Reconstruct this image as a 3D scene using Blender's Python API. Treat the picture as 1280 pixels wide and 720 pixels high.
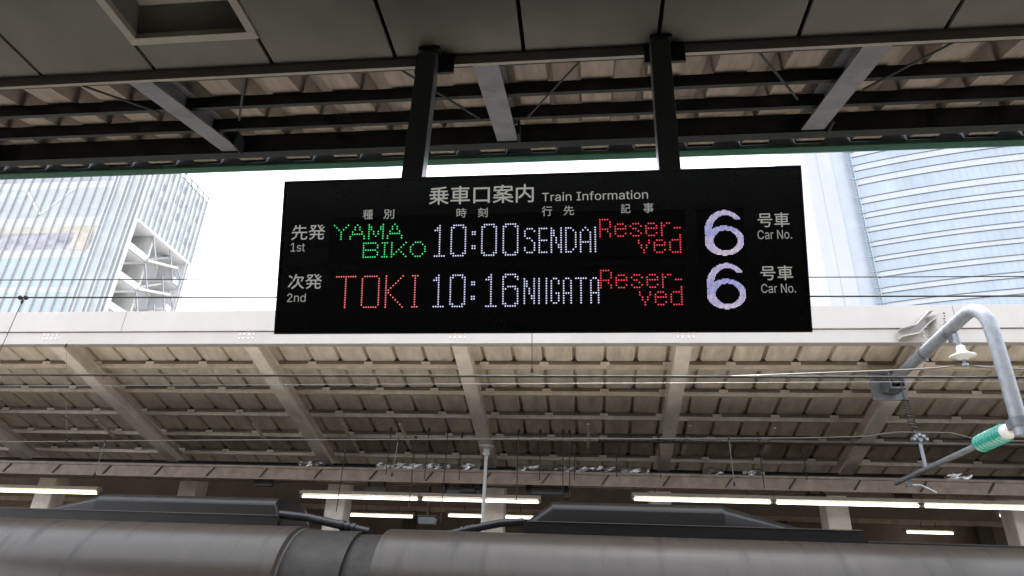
import bpy, bmesh, math, random
from mathutils import Vector, Matrix
random.seed(7)
for o in list(bpy.data.objects): bpy.data.objects.remove(o)
SC = bpy.context.scene; COL = SC.collection
R_ = math.radians

# ------------------------------------------------------------------ camera
F_PX, YAW, PITCH, ROLL = 826.0, 0.12475, 0.44779, 0.04278
CAM = Vector((0, 0, 1.55))
_cy, _sy, _cp, _sp = math.cos(YAW), math.sin(YAW), math.cos(PITCH), math.sin(PITCH)
FW = Vector((-_sy*_cp, _cy*_cp, _sp)); _r = Vector((_cy, _sy, 0)); _u = _r.cross(FW)
RT = _r*math.cos(ROLL) + _u*math.sin(ROLL); UP = _u*math.cos(ROLL) - _r*math.sin(ROLL)
cd = bpy.data.cameras.new('camera'); cam = bpy.data.objects.new('camera', cd); COL.objects.link(cam)
m = Matrix((RT, UP, -FW)).transposed().to_4x4(); m.translation = CAM
cam.matrix_world = m
cd.sensor_width = 36; cd.lens = F_PX/1280*36; cd.clip_start = 0.05; cd.clip_end = 3000
SC.camera = cam

# ------------------------------------------------------------------ sky, sun, exposure
EXPO = 2.0
SUN_EL, SUN_ROT = R_(66), R_(12)
w = bpy.data.worlds.new('World'); SC.world = w; w.use_nodes = True
nt = w.node_tree; nt.nodes.clear()
sky = nt.nodes.new('ShaderNodeTexSky'); sky.sky_type = 'NISHITA'; sky.sun_disc = False
sky.sun_elevation = SUN_EL; sky.sun_rotation = SUN_ROT; sky.dust_density = 3.0; sky.ozone_density = 1.0
mixs = nt.nodes.new('ShaderNodeMix'); mixs.data_type = 'RGBA'; mixs.inputs[0].default_value = 0.72   # overcast: most of the blue is cloud
mixs.inputs[7].default_value = (9.0, 9.3, 9.8, 1)
bg = nt.nodes.new('ShaderNodeBackground'); bg.inputs['Strength'].default_value = 0.105
wo = nt.nodes.new('ShaderNodeOutputWorld')
nt.links.new(sky.outputs[0], mixs.inputs[6]); nt.links.new(mixs.outputs[2], bg.inputs['Color']); nt.links.new(bg.outputs[0], wo.inputs[0])
sl = bpy.data.lights.new('sun', 'SUN'); sl.energy = 5.0; sl.angle = R_(10); sl.color = (1, .965, .91)
so = bpy.data.objects.new('sun', sl); COL.objects.link(so)
# sun_rotation is measured clockwise from +Y
sd = Vector((math.sin(SUN_ROT)*math.cos(SUN_EL), math.cos(SUN_ROT)*math.cos(SUN_EL), math.sin(SUN_EL)))
so.rotation_euler = sd.to_track_quat('Z', 'Y').to_euler(); so.location = (0, -5, 30)
vs = SC.view_settings
vs.view_transform = 'Standard'; vs.look = 'None'; vs.exposure = EXPO; vs.gamma = 1; vs.use_curve_mapping = False
SC.cycles.max_bounces = 10; SC.cycles.diffuse_bounces = 6; SC.cycles.glossy_bounces = 4; SC.cycles.transparent_max_bounces = 8
SC.cycles.sample_clamp_indirect = 4.0; SC.cycles.caustics_reflective = False; SC.cycles.caustics_refractive = False

# ------------------------------------------------------------------ helpers
def ray(x, y): return FW + RT*((x-640)/F_PX) - UP*((y-360)/F_PX)
def atY(x, y, Y): d = ray(x, y); return CAM + d*(Y/d.y)
def atZ(x, y, Z): d = ray(x, y); return CAM + d*((Z-CAM.z)/d.z)
def atX(x, y, X): d = ray(x, y); return CAM + d*(X/d.x)
def onp(x, y, p0, n): d = ray(x, y); return CAM + d*((Vector(p0)-CAM).dot(n)/d.dot(n))

def mat(name, col, rough=.6, metal=0., vary=.12, scale=3., bump=0., emit=None, spec=.5, stretch=None, coat=0.):
    M = bpy.data.materials.new(name); M.use_nodes = True; t = M.node_tree; b = t.nodes['Principled BSDF']
    b.inputs['Roughness'].default_value = rough; b.inputs['Metallic'].default_value = metal
    b.inputs['Specular IOR Level'].default_value = spec
    if coat: b.inputs['Coat Weight'].default_value = coat; b.inputs['Coat Roughness'].default_value = .12
    c4 = (*col, 1)
    if emit is not None:
        b.inputs['Base Color'].default_value = (0.02, .02, .02, 1)
        b.inputs['Emission Color'].default_value = c4; b.inputs['Emission Strength'].default_value = emit
        return M
    tc = t.nodes.new('ShaderNodeTexCoord'); mp = t.nodes.new('ShaderNodeMapping')
    if stretch: mp.inputs['Scale'].default_value = stretch
    t.links.new(tc.outputs['Object'], mp.inputs[0])
    n1 = t.nodes.new('ShaderNodeTexNoise'); n1.inputs['Scale'].default_value = scale; n1.inputs['Detail'].default_value = 6; n1.inputs['Roughness'].default_value = .65
    t.links.new(mp.outputs[0], n1.inputs['Vector'])
    cr = t.nodes.new('ShaderNodeMapRange'); cr.inputs[1].default_value = .3; cr.inputs[2].default_value = .7
    cr.inputs[3].default_value = 1-vary*1.5; cr.inputs[4].default_value = 1+vary*.7
    t.links.new(n1.outputs[0], cr.inputs[0])
    mx = t.nodes.new('ShaderNodeVectorMath'); mx.operation = 'SCALE'; mx.inputs[0].default_value = col
    t.links.new(cr.outputs[0], mx.inputs['Scale']); t.links.new(mx.outputs[0], b.inputs['Base Color'])
    rr = t.nodes.new('ShaderNodeMapRange'); rr.inputs[1].default_value = .3; rr.inputs[2].default_value = .7
    rr.inputs[3].default_value = min(1, rough*1.15); rr.inputs[4].default_value = rough*.85
    t.links.new(n1.outputs[0], rr.inputs[0]); t.links.new(rr.outputs[0], b.inputs['Roughness'])
    if bump:
        bp = t.nodes.new('ShaderNodeBump'); bp.inputs['Strength'].default_value = bump; bp.inputs['Distance'].default_value = .02
        t.links.new(n1.outputs[0], bp.inputs['Height']); t.links.new(bp.outputs[0], b.inputs['Normal'])
    return M
def shown(r, g, b):            # linear radiance that a lit display needs to read as this sRGB value at the scene's exposure
    f = lambda v: ((v/255+.055)/1.055)**2.4 if v > 10 else v/255/12.92
    k = 2**-EXPO
    return (f(r)*k, f(g)*k, f(b)*k)

BASE = {}
class MB:
    def __init__(s): s.v = []; s.f = []; s.sm = []
    def add(s, vs, fs, smooth=False):
        k = len(s.v); s.v += [tuple(p) for p in vs]
        for f in fs: s.f.append([i+k for i in f]); s.sm.append(smooth)
        return s
    def hexa(s, c):            # 8 corners: bottom 0-3, top 4-7
        return s.add(c, [(3,2,1,0),(4,5,6,7),(0,1,5,4),(1,2,6,5),(2,3,7,6),(3,0,4,7)])
    def box(s, x0, x1, y0, y1, z0, z1):
        return s.hexa([(x0,y0,z0),(x1,y0,z0),(x1,y1,z0),(x0,y1,z0),(x0,y0,z1),(x1,y0,z1),(x1,y1,z1),(x0,y1,z1)])
    def prism(s, prof, A, B, side, up, cap=True, smooth=False):      # closed 2-D profile swept from A to B
        A, B, side, up = map(Vector, (A, B, side, up)); n = len(prof)
        vs = [A+side*p+up*q for p, q in prof] + [B+side*p+up*q for p, q in prof]
        fs = [(i, (i+1) % n, n+(i+1) % n, n+i) for i in range(n)]
        s.add(vs, fs, smooth)
        if cap: s.add(vs, [tuple(range(n))[::-1], tuple(range(n, 2*n))])
        return s
    def bar(s, A, B, wd, ht=None, up=(0,0,1)):
        A, B = Vector(A), Vector(B); d = (B-A).normalized(); up = Vector(up)
        if abs(d.dot(up)) > .98: up = Vector((0,1,0))
        side = d.cross(up).normalized(); u2 = side.cross(d); ht = ht or wd; a, b = wd/2, ht/2
        return s.prism([(-a,-b),(a,-b),(a,b),(-a,b)], A, B, side, u2)
    def tube(s, pts, r, n=10, cap=True):
        pts = [Vector(p) for p in pts]; rs = r if isinstance(r, (list, tuple)) else [r]*len(pts)
        vs = []; up = None
        for i, p in enumerate(pts):
            d = (pts[min(i+1, len(pts)-1)]-pts[max(i-1, 0)]).normalized()
            if up is None: up = Vector((0,0,1)) if abs(d.z) < .9 else Vector((0,1,0))
            sd_ = d.cross(up).normalized(); up = sd_.cross(d).normalized()
            for k in range(n):
                a = 2*math.pi*k/n; vs.append(p + (sd_*math.cos(a)+up*math.sin(a))*rs[i])
        fs = []
        for i in range(len(pts)-1):
            for k in range(n): fs.append((i*n+k, i*n+(k+1) % n, (i+1)*n+(k+1) % n, (i+1)*n+k))
        s.add(vs, fs, True)
        if cap:
            L = len(pts)-1
            s.add(vs[:n], [tuple(range(n))[::-1]]); s.add(vs[L*n:], [tuple(range(n))])
        return s
    def lathe(s, A, B, prof, n=20):          # prof: (t along A-B 0..1, radius)
        A, B = Vector(A), Vector(B)
        d = (B-A).normalized(); up = Vector((0,0,1)) if abs(d.z) < .9 else Vector((0,1,0))
        sd_ = d.cross(up).normalized(); up = sd_.cross(d)
        vs = []
        for t, r in prof:
            for k in range(n):
                a = 2*math.pi*k/n; vs.append(A.lerp(B, t) + (sd_*math.cos(a)+up*math.sin(a))*max(r, 1e-4))
        fs = [(i*n+k, i*n+(k+1) % n, (i+1)*n+(k+1) % n, (i+1)*n+k) for i in range(len(prof)-1) for k in range(n)]
        s.add(vs, fs, True)
        return s.add(vs[:n], [tuple(range(n))[::-1]]).add(vs[-n:], [tuple(range(n))])
    def ball(s, c, r, nu=14, nv=8, sq=1.):
        prof = [(i/nv, r*math.sin(math.pi*i/nv)) for i in range(nv+1)]
        prof = [(.5-.5*math.cos(math.pi*i/nv), r*math.sin(math.pi*i/nv)) for i in range(nv+1)]
        c = Vector(c); return s.lathe(c-Vector((0,0,r*sq)), c+Vector((0,0,r*sq)), prof, nu)
    def build(s, name, m, parent=None, origin=None, bevel=0.):
        if parent is not None: org = BASE[parent.name]
        elif origin is not None: org = Vector(origin)
        else:
            xs = [p[0] for p in s.v]; ys = [p[1] for p in s.v]; zs = [p[2] for p in s.v]
            org = Vector(((min(xs)+max(xs))/2, (min(ys)+max(ys))/2, min(zs)))
        me = bpy.data.meshes.new(name); me.from_pydata([tuple(Vector(p)-org) for p in s.v], [], s.f); me.update()
        bm = bmesh.new(); bm.from_mesh(me); bmesh.ops.recalc_face_normals(bm, faces=bm.faces); bm.to_mesh(me); bm.free()
        for p, q in zip(me.polygons, s.sm): p.use_smooth = q
        me.materials.append(m)
        o = bpy.data.objects.new(name, me); COL.objects.link(o)
        if parent is not None: o.parent = parent
        else: o.location = org
        BASE[o.name] = org
        if bevel:
            bv = o.modifiers.new('bevel', 'BEVEL'); bv.width = bevel; bv.segments = 2; bv.limit_method = 'ANGLE'; bv.angle_limit = R_(40)
        return o
def tag(o, label, cat, group=None):
    o['label'] = label; o['category'] = cat
    if group: o['group'] = group
    return o
def thing(name, label, cat, base, group=None):
    o = bpy.data.objects.new(name, None); COL.objects.link(o); o.location = base; o.empty_display_size = .2
    BASE[o.name] = Vector(base); return tag(o, label, cat, group)
def struct(o): o['kind'] = 'structure'; return o
def dup(root, delta, label, group=None):
    def cp(o, par):
        c = o.copy(); COL.objects.link(c)
        if par is not None: c.parent = par
        for ch in o.children: cp(ch, c)
        return c
    r = cp(root, None); r.location = Vector(root.location)+Vector(delta)
    r['label'] = label
    if group: r['group'] = group
    return r

# ------------------------------------------------------------------ materials
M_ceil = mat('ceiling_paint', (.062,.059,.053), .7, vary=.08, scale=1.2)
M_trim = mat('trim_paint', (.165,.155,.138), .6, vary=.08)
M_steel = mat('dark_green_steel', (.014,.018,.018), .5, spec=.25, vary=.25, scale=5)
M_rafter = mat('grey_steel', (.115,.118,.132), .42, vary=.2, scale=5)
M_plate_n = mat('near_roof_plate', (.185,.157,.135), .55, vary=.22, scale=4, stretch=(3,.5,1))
M_post = mat('post_paint', (.045,.052,.051), .32, vary=.03)
M_gutter = mat('green_gutter', (.010,.062,.040), .45, vary=.2)
M_black = mat('sign_cabinet', (.006,.0065,.007), .4, vary=.1)
M_frame = mat('sign_bezel', (.022,.023,.024), .3, vary=.3, scale=6)
M_face = mat('sign_face', (.006,.0075,.008), .26, vary=.05, spec=.4)
M_ledpan = mat('led_panel', (.0055,.006,.0058), .55, vary=.1, spec=.2)
M_text = mat('sign_lettering', shown(150,150,145), emit=1.)
M_text2 = mat('sign_small_lettering', shown(140,140,136), emit=1.)
M_green = mat('led_green', shown(70,235,130), emit=1.05)
M_red = mat('led_red', shown(245,70,88), emit=1.05)
M_redpale = mat('led_red_pale', shown(250,120,128), emit=1.1)
M_white = mat('led_white', shown(214,216,250), emit=1.15)
M_violet2 = mat('led_lilac', shown(238,226,252), emit=1.7)
M_violet3 = mat('led_blue_violet', shown(196,194,252), emit=1.7)
M_violet = mat('led_violet', shown(220,210,250), emit=1.7)
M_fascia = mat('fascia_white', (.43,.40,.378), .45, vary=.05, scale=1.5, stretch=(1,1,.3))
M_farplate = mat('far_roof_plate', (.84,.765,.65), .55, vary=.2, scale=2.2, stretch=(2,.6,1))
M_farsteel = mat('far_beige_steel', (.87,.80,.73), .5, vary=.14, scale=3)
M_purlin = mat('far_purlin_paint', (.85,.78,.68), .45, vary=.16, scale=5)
M_web = mat('purlin_web_shade', (.22,.18,.14), .6, vary=.2, scale=4)  # shade put into the colour: web far darker than the purlin lip
M_clip = mat('clip_steel', (.05,.042,.034), .6, vary=.3)
M_conc = mat('slab_concrete', (.66,.625,.56), .85, vary=.18, scale=1.5, bump=.3)
M_ground = mat('city_ground', (.25,.24,.23), .9, vary=.2, scale=.2)
M_platf = mat('far_platform_floor', (.30,.28,.25), .6, vary=.12, scale=2)
M_plat = mat('platform_floor', (.034,.033,.031), .6, vary=.12, scale=2)
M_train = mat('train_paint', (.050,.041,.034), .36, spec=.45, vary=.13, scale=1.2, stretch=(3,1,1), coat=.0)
def streaks(M, amt):  # dark slanted streaks: stains, and rafter reflections painted into the colour
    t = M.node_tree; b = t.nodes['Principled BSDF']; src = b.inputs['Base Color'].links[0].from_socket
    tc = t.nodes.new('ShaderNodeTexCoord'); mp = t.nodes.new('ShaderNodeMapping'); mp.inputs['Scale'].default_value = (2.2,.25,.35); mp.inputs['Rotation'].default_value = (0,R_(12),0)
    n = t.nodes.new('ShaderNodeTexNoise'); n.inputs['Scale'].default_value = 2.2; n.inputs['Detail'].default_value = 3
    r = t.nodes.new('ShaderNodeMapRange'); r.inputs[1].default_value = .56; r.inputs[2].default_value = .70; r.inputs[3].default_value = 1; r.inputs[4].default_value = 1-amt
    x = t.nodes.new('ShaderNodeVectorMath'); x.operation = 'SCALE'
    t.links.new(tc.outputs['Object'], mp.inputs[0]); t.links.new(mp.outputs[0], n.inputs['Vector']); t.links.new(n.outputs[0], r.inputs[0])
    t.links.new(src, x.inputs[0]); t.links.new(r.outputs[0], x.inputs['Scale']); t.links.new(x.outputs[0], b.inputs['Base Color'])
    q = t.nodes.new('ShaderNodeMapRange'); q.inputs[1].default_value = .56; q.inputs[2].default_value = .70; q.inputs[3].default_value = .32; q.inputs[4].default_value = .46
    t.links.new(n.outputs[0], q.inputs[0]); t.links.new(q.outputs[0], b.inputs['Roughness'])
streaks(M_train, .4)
M_traindk = mat('train_roof_grey', (.012,.0108,.010), .38, vary=.2, scale=2, spec=.4)
M_bellows = mat('gangway_rubber', (.018,.015,.011), .6, vary=.25, scale=4)
M_cable = mat('cable_black', (.016,.017,.02), .32, vary=.1)
M_wire = mat('wire_dark', (.006,.006,.006), .8, vary=.1)
M_wirel = mat('wire_grey', (.13,.125,.12), .5, metal=.2, vary=.1)
M_galv = mat('galvanised_steel', (.29,.305,.335), .5, metal=.35, vary=.16, scale=9)
M_galvd = mat('galvanised_steel_dull', (.17,.18,.20), .5, metal=.3, vary=.2, scale=8)
M_teal = mat('teal_porcelain', (.008,.27,.205), .25, vary=.06, coat=.5)
M_porc = mat('white_porcelain', (.72,.71,.69), .25, vary=.05)
M_foil = mat('crinkled_foil', (.8,.8,.8), .22, metal=.9, vary=.3, scale=14, bump=1.)
M_duct = mat('brown_beige_duct', (.42,.33,.26), .55, vary=.2, scale=4)
M_rod = mat('rusty_dark_steel', (.05,.042,.036), .6, vary=.3)
M_blueg = mat('blue_grey_box', (.16,.18,.20), .5, vary=.15)
M_lamp = mat('lamp_tube', (1.,.97,.86), emit=1.6)
M_lampg = mat('lamp_tube_yellowish', (1.,.98,.66), emit=1.3)
M_housing = mat('lamp_housing', (.40,.36,.30), .5, vary=.1)
M_brownwall = mat('brown_wall', (.20,.155,.125), .8, vary=.2, scale=.6)

# ------------------------------------------------------------------ setting
struct(MB().box(-1500,1500,-1500,1500,-1.9,-1.6).build('ground', M_ground))
struct(MB().box(-120,120,4.5,12.3,-1.59,-1.25).build('track_bed', M_conc))
struct(MB().box(-120,120,-8.0,4.5,-1.58,0).build('platform_near', M_plat))
struct(MB().box(-120,120,12.3,23.0,-1.58,0).build('platform_far', M_platf))

# ------------------------------------------------------------------ near canopy
SN = .264
nc = thing('platform_canopy', 'dark canopy overhead with grey ceiling panels, steel beams and green gutter', 'canopy', (0, -1, 0))
ZC = 5.06
for i in range(-11, 12):
    x0 = -.42 + .925*i
    b = MB()
    if -3.21 < x0+.46 < -2.2:      # the bay that holds the sunken lamp
        b.box(x0+.014, x0+.925-.014, 3.19, 3.435, ZC, ZC+.03); b.box(x0+.014, x0+.925-.014, -6.5, 1.78, ZC, ZC+.03)
    elif 1.43-.1 < x0 < 1.6:
        b.box(x0+.014, x0+.925-.014, 3.06, 3.435, ZC, ZC+.03); b.box(x0+.014, x0+.925-.014, -6.5, 1.66, ZC, ZC+.03)
    else: b.box(x0+.014, x0+.925-.014, -6.5, 3.435, ZC, ZC+.03)
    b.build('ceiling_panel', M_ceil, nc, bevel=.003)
tr = MB()
tr.prism([(3.45,4.982),(3.475,4.982),(3.475,5.07),(3.437,5.07),(3.437,5.0615),(3.45,5.0615)], (-14,0,0), (14,0,0), (0,1,0), (0,0,1))
tr.build('ceiling_trim', M_trim, nc)
MB().box(-14,14,-6.5,3.43,5.40,5.42).box(-14,14,3.44,3.452,5.072,5.549).build('ceiling_light_stop', M_black, nc)  # added black sheets, stop light leaking in above the ceiling panels
def zn(Y): return 5.742 + SN*(Y-5.4)
# folded roof plate
def folded(x0, x1, per, flat, slope, top, dep, YA, zA, YB, zB, phase):
    pts = []; x = phase - per*math.ceil((phase-x0)/per)
    while x < x1:
        pts += [(x, 0), (x+flat, 0), (x+flat+slope, dep), (x+flat+slope+top, dep)]; x += per
    b = MB(); n = len(pts)
    d = Vector((0, YB-YA, zB-zA)).normalized(); nrm = Vector((0, -d.z, d.y))
    N = max(2, int(abs(YB-YA)/.6))
    vs = []
    for k in range(N+1):
        t = k/N
        for x, h in pts: vs.append(Vector((x, YA+(YB-YA)*t, zA+(zB-zA)*t)) + nrm*h)
    fs = [(k*n+i, k*n+i+1, (k+1)*n+i+1, (k+1)*n+i) for k in range(N) for i in range(n-1)]
    b.add(vs, fs); return b
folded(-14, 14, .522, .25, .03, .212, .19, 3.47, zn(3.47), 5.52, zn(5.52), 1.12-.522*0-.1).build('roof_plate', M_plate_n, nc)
MB().box(-14,14,5.522,5.53,5.70,5.99).build('shade_closure', M_black, nc)  # added black sheet, shuts out sky so the plate cavities look dark
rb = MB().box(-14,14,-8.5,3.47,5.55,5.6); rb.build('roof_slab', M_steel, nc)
# purlins, edge beam
def channel(y0, zt, h, lip, th=.008):      # open channel, web towards the platform
    return [(y0,zt),(y0+lip,zt),(y0+lip,zt-th),(y0+th,zt-th),(y0+th,zt-h+th),(y0+lip,zt-h+th),(y0+lip,zt-h),(y0,zt-h)]
for Y, h in ((3.62,.12),(4.1,.115),(4.5,.125)):
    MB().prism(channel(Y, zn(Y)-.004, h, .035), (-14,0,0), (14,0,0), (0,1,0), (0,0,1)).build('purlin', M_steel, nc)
def ibeam(w_, h, tf, tw): a = w_/2; c = tw/2; return [(-a,0),(a,0),(a,tf),(c,tf),(c,h-tf),(a,h-tf),(a,h),(-a,h),(-a,h-tf),(-c,h-tf),(-c,tf),(-a,tf)]
MB().prism(ibeam(.09,.205,.012,.01), (-14,4.918,5.40), (14,4.918,5.40), (0,1,0), (0,0,1)).build('edge_beam', M_steel, nc)
MB().box(-14,14,4.874,4.886,5.413,5.592).build('edge_beam_cover', M_steel, nc)
for X in (-8.82,-6.11,-3.41,-.71,1.99,4.69,7.39):
    A = Vector((X, 3.50, 5.045+SN*(3.50-3.45))); B = Vector((X, 4.87, 5.045+SN*(4.87-3.45)))
    up = Vector((0,-SN,1)).normalized()
    MB().prism(ibeam(.19,.175,.012,.01), A, B, (1,0,0), up).build('rafter', M_rafter, nc)
    MB().box(X+.11,X+.125,4.70,4.87,5.36,5.53).build('gusset_plate', M_steel, nc)
np0 = Vector((0,4.3,zn(4.3)-.17)); nn = Vector((0,-SN,1)).normalized()
for (a, c) in (((91,103),(200,141)),((307,88),(299,150)),((496,84),(599,148)),((727,74),(658,148)),((943,58),(997,124)),((1205,46),(1079,112))):
    MB().tube([onp(*a, np0, nn), onp(*c, np0, nn)], .0095, 6).build('brace_rod', M_steel, nc)
# gutter
gp = [(5.46,5.715),(5.465,5.685),(5.48,5.672),(5.53,5.668),(5.56,5.68),(5.57,5.80),(5.56,5.80),(5.552,5.688),(5.53,5.678),(5.485,5.68),(5.472,5.69),(5.468,5.715)]
MB().prism(gp, (-14,0,0), (14,0,0), (0,1,0), (0,0,1)).build('gutter', M_gutter, nc)

# sunken ceiling lamps
def sunken(x0, x1, y0, y1, label, lit):
    t = thing('recessed_ceiling_light', label, 'ceiling light', ((x0+x1)/2, (y0+y1)/2, ZC), 'sunken lamps in the platform ceiling')
    fw = .062; z = ZC-.016
    f = MB()
    f.box(x0,x1,y1-fw,y1,z,ZC+.035).box(x0,x1,y0,y0+fw,z,ZC+.035).box(x0,x0+fw,y0+fw,y1-fw,z,ZC+.035).box(x1-fw,x1,y0+fw,y1-fw,z,ZC+.035)
    f.build('frame', M_trim, t, bevel=.003)
    a, b_, c, d = x0+fw, x1-fw, y0+fw, y1-fw; i = .04; zt = ZC+.19
    s = MB()
    s.hexa([(a,d,ZC+.03),(b_,d,ZC+.03),(b_,d+.01,ZC+.03),(a,d+.01,ZC+.03),(a+i,d-.1,zt),(b_-i,d-.1,zt),(b_-i,d-.09,zt),(a+i,d-.09,zt)])
    s.hexa([(a,c-.01,ZC+.03),(b_,c-.01,ZC+.03),(b_,c,ZC+.03),(a,c,ZC+.03),(a+i,c+.09,zt),(b_-i,c+.09,zt),(b_-i,c+.1,zt),(a+i,c+.1,zt)])
    s.hexa([(a-.01,c,ZC+.03),(a,c,ZC+.03),(a,d,ZC+.03),(a-.01,d,ZC+.03),(a+i-.01,c+.1,zt),(a+i,c+.1,zt),(a+i,d-.1,zt),(a+i-.01,d-.1,zt)])
    s.hexa([(b_,c,ZC+.03),(b_+.01,c,ZC+.03),(b_+.01,d,ZC+.03),(b_,d,ZC+.03),(b_-i,c+.1,zt),(b_-i+.01,c+.1,zt),(b_-i+.01,d-.1,zt),(b_-i,d-.1,zt)])
    s.build('reflector_side', M_ceil, t)
    MB().box(a+i,b_-i,c+.1,d-.1,zt,zt+.012).build('reflector_back', M_trim, t)
    if lit:
        xm = x0+(x1-x0)*.36
        MB().tube([(xm-.16,d-.33,zt-.03),(xm+.16,d-.33,zt-.03)], .009, 10).build('lamp_tube', M_lampg, t)
    return t
sunken(-3.2, -2.25, 1.8, 3.18, 'square sunken lamp in dark ceiling with a glimpse of yellowish tube', True)
sunken(1.41, 2.36, 1.67, 3.05, 'sunken lamp frame barely in view at ceiling above right of the board', False)

# ------------------------------------------------------------------ information board
TILT = R_(16); SN_ = Vector((0,-math.cos(TILT),-math.sin(TILT))); SV = Vector((0,math.sin(TILT),-math.cos(TILT))); SU = Vector((1,0,0))
YS = 3.30
S0 = atY(678, 217, YS)
def uv(x, y): p = onp(x, y, S0, SN_) - S0; return p.dot(SU), p.dot(SV)
def sp(u, v, off=0.): return S0 + SU*u + SV*v + SN_*off
u0 = (uv(356,228)[0]+uv(343,418)[0])/2; u1 = (uv(1001,206)[0]+uv(1015,415)[0])/2
v0 = (uv(356,228)[1]+uv(1001,206)[1])/2; v1 = (uv(1015,415)[1]+uv(343,418)[1])/2
ib = thing('information_board', 'black hanging LED board listing two train departures and car numbers', 'departure board', tuple(sp((u0+u1)/2, v1)))
def slab(b, ua, ub, va, vb, oa, ob):
    return b.hexa([sp(ua,va,oa),sp(ub,va,oa),sp(ub,vb,oa),sp(ua,vb,oa),sp(ua,va,ob),sp(ub,va,ob),sp(ub,vb,ob),sp(ua,vb,ob)])
MB().hexa([sp(u0,v0+.02,-.24),sp(u1,v0+.02,-.24),sp(u1,v1-.16,-.24),sp(u0,v1-.16,-.24),sp(u0,v0,-.004),sp(u1,v0,-.004),sp(u1,v1,-.004),sp(u0,v1,-.004)]).build('cabinet', M_black, ib, bevel=.004)
slab(MB(), u0+.012, u1-.012, v0+.012, v1-.012, -.0035, .0015).build('front_panel', M_face, ib)
fr_ = MB(); slab(fr_, u0, u1, v0, v0+.010, -.0039, .008); slab(fr_, u0, u1, v1-.010, v1, -.0039, .008); slab(fr_, u0, u0+.010, v0+.0105, v1-.0105, -.0039, .008); slab(fr_, u1-.010, u1, v0+.0105, v1-.0105, -.0039, .008)
fr_.build('bezel', M_frame, ib)
def panel(x0, y0, x1, y1):
    a = uv(x0,y0); c = uv(x1,y1)
    slab(MB(), a[0], c[0], a[1], c[1], .0016, .0026).build('led_screen', M_ledpan, ib)
panel(414,272,858,324); panel(414,337,860,390); panel(870,261,936,396)
# posts
for xa, xb, xc, yb in ((517.5,541.5,532,222),(814.5,839.5,826,213)):
    pa = atY(xa,100 if xa < 640 else 76,3.34).x; pb = atY(xb,100 if xa < 640 else 76,3.34).x
    zb = sp(0, v0, -.12).z
    p = MB(); p.box(pa, pb, 3.34, 3.44, zb-.01, 5.0); po = p.build('post', M_post, ib, bevel=.004)
    MB().box(pa-.035, pb+.11, 3.425, 3.449, 4.89, 5.058).box(pa, pb+.02, 3.345, 3.424, 5.03, 5.055).build('mounting_plate', M_steel, po, bevel=.003)
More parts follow.
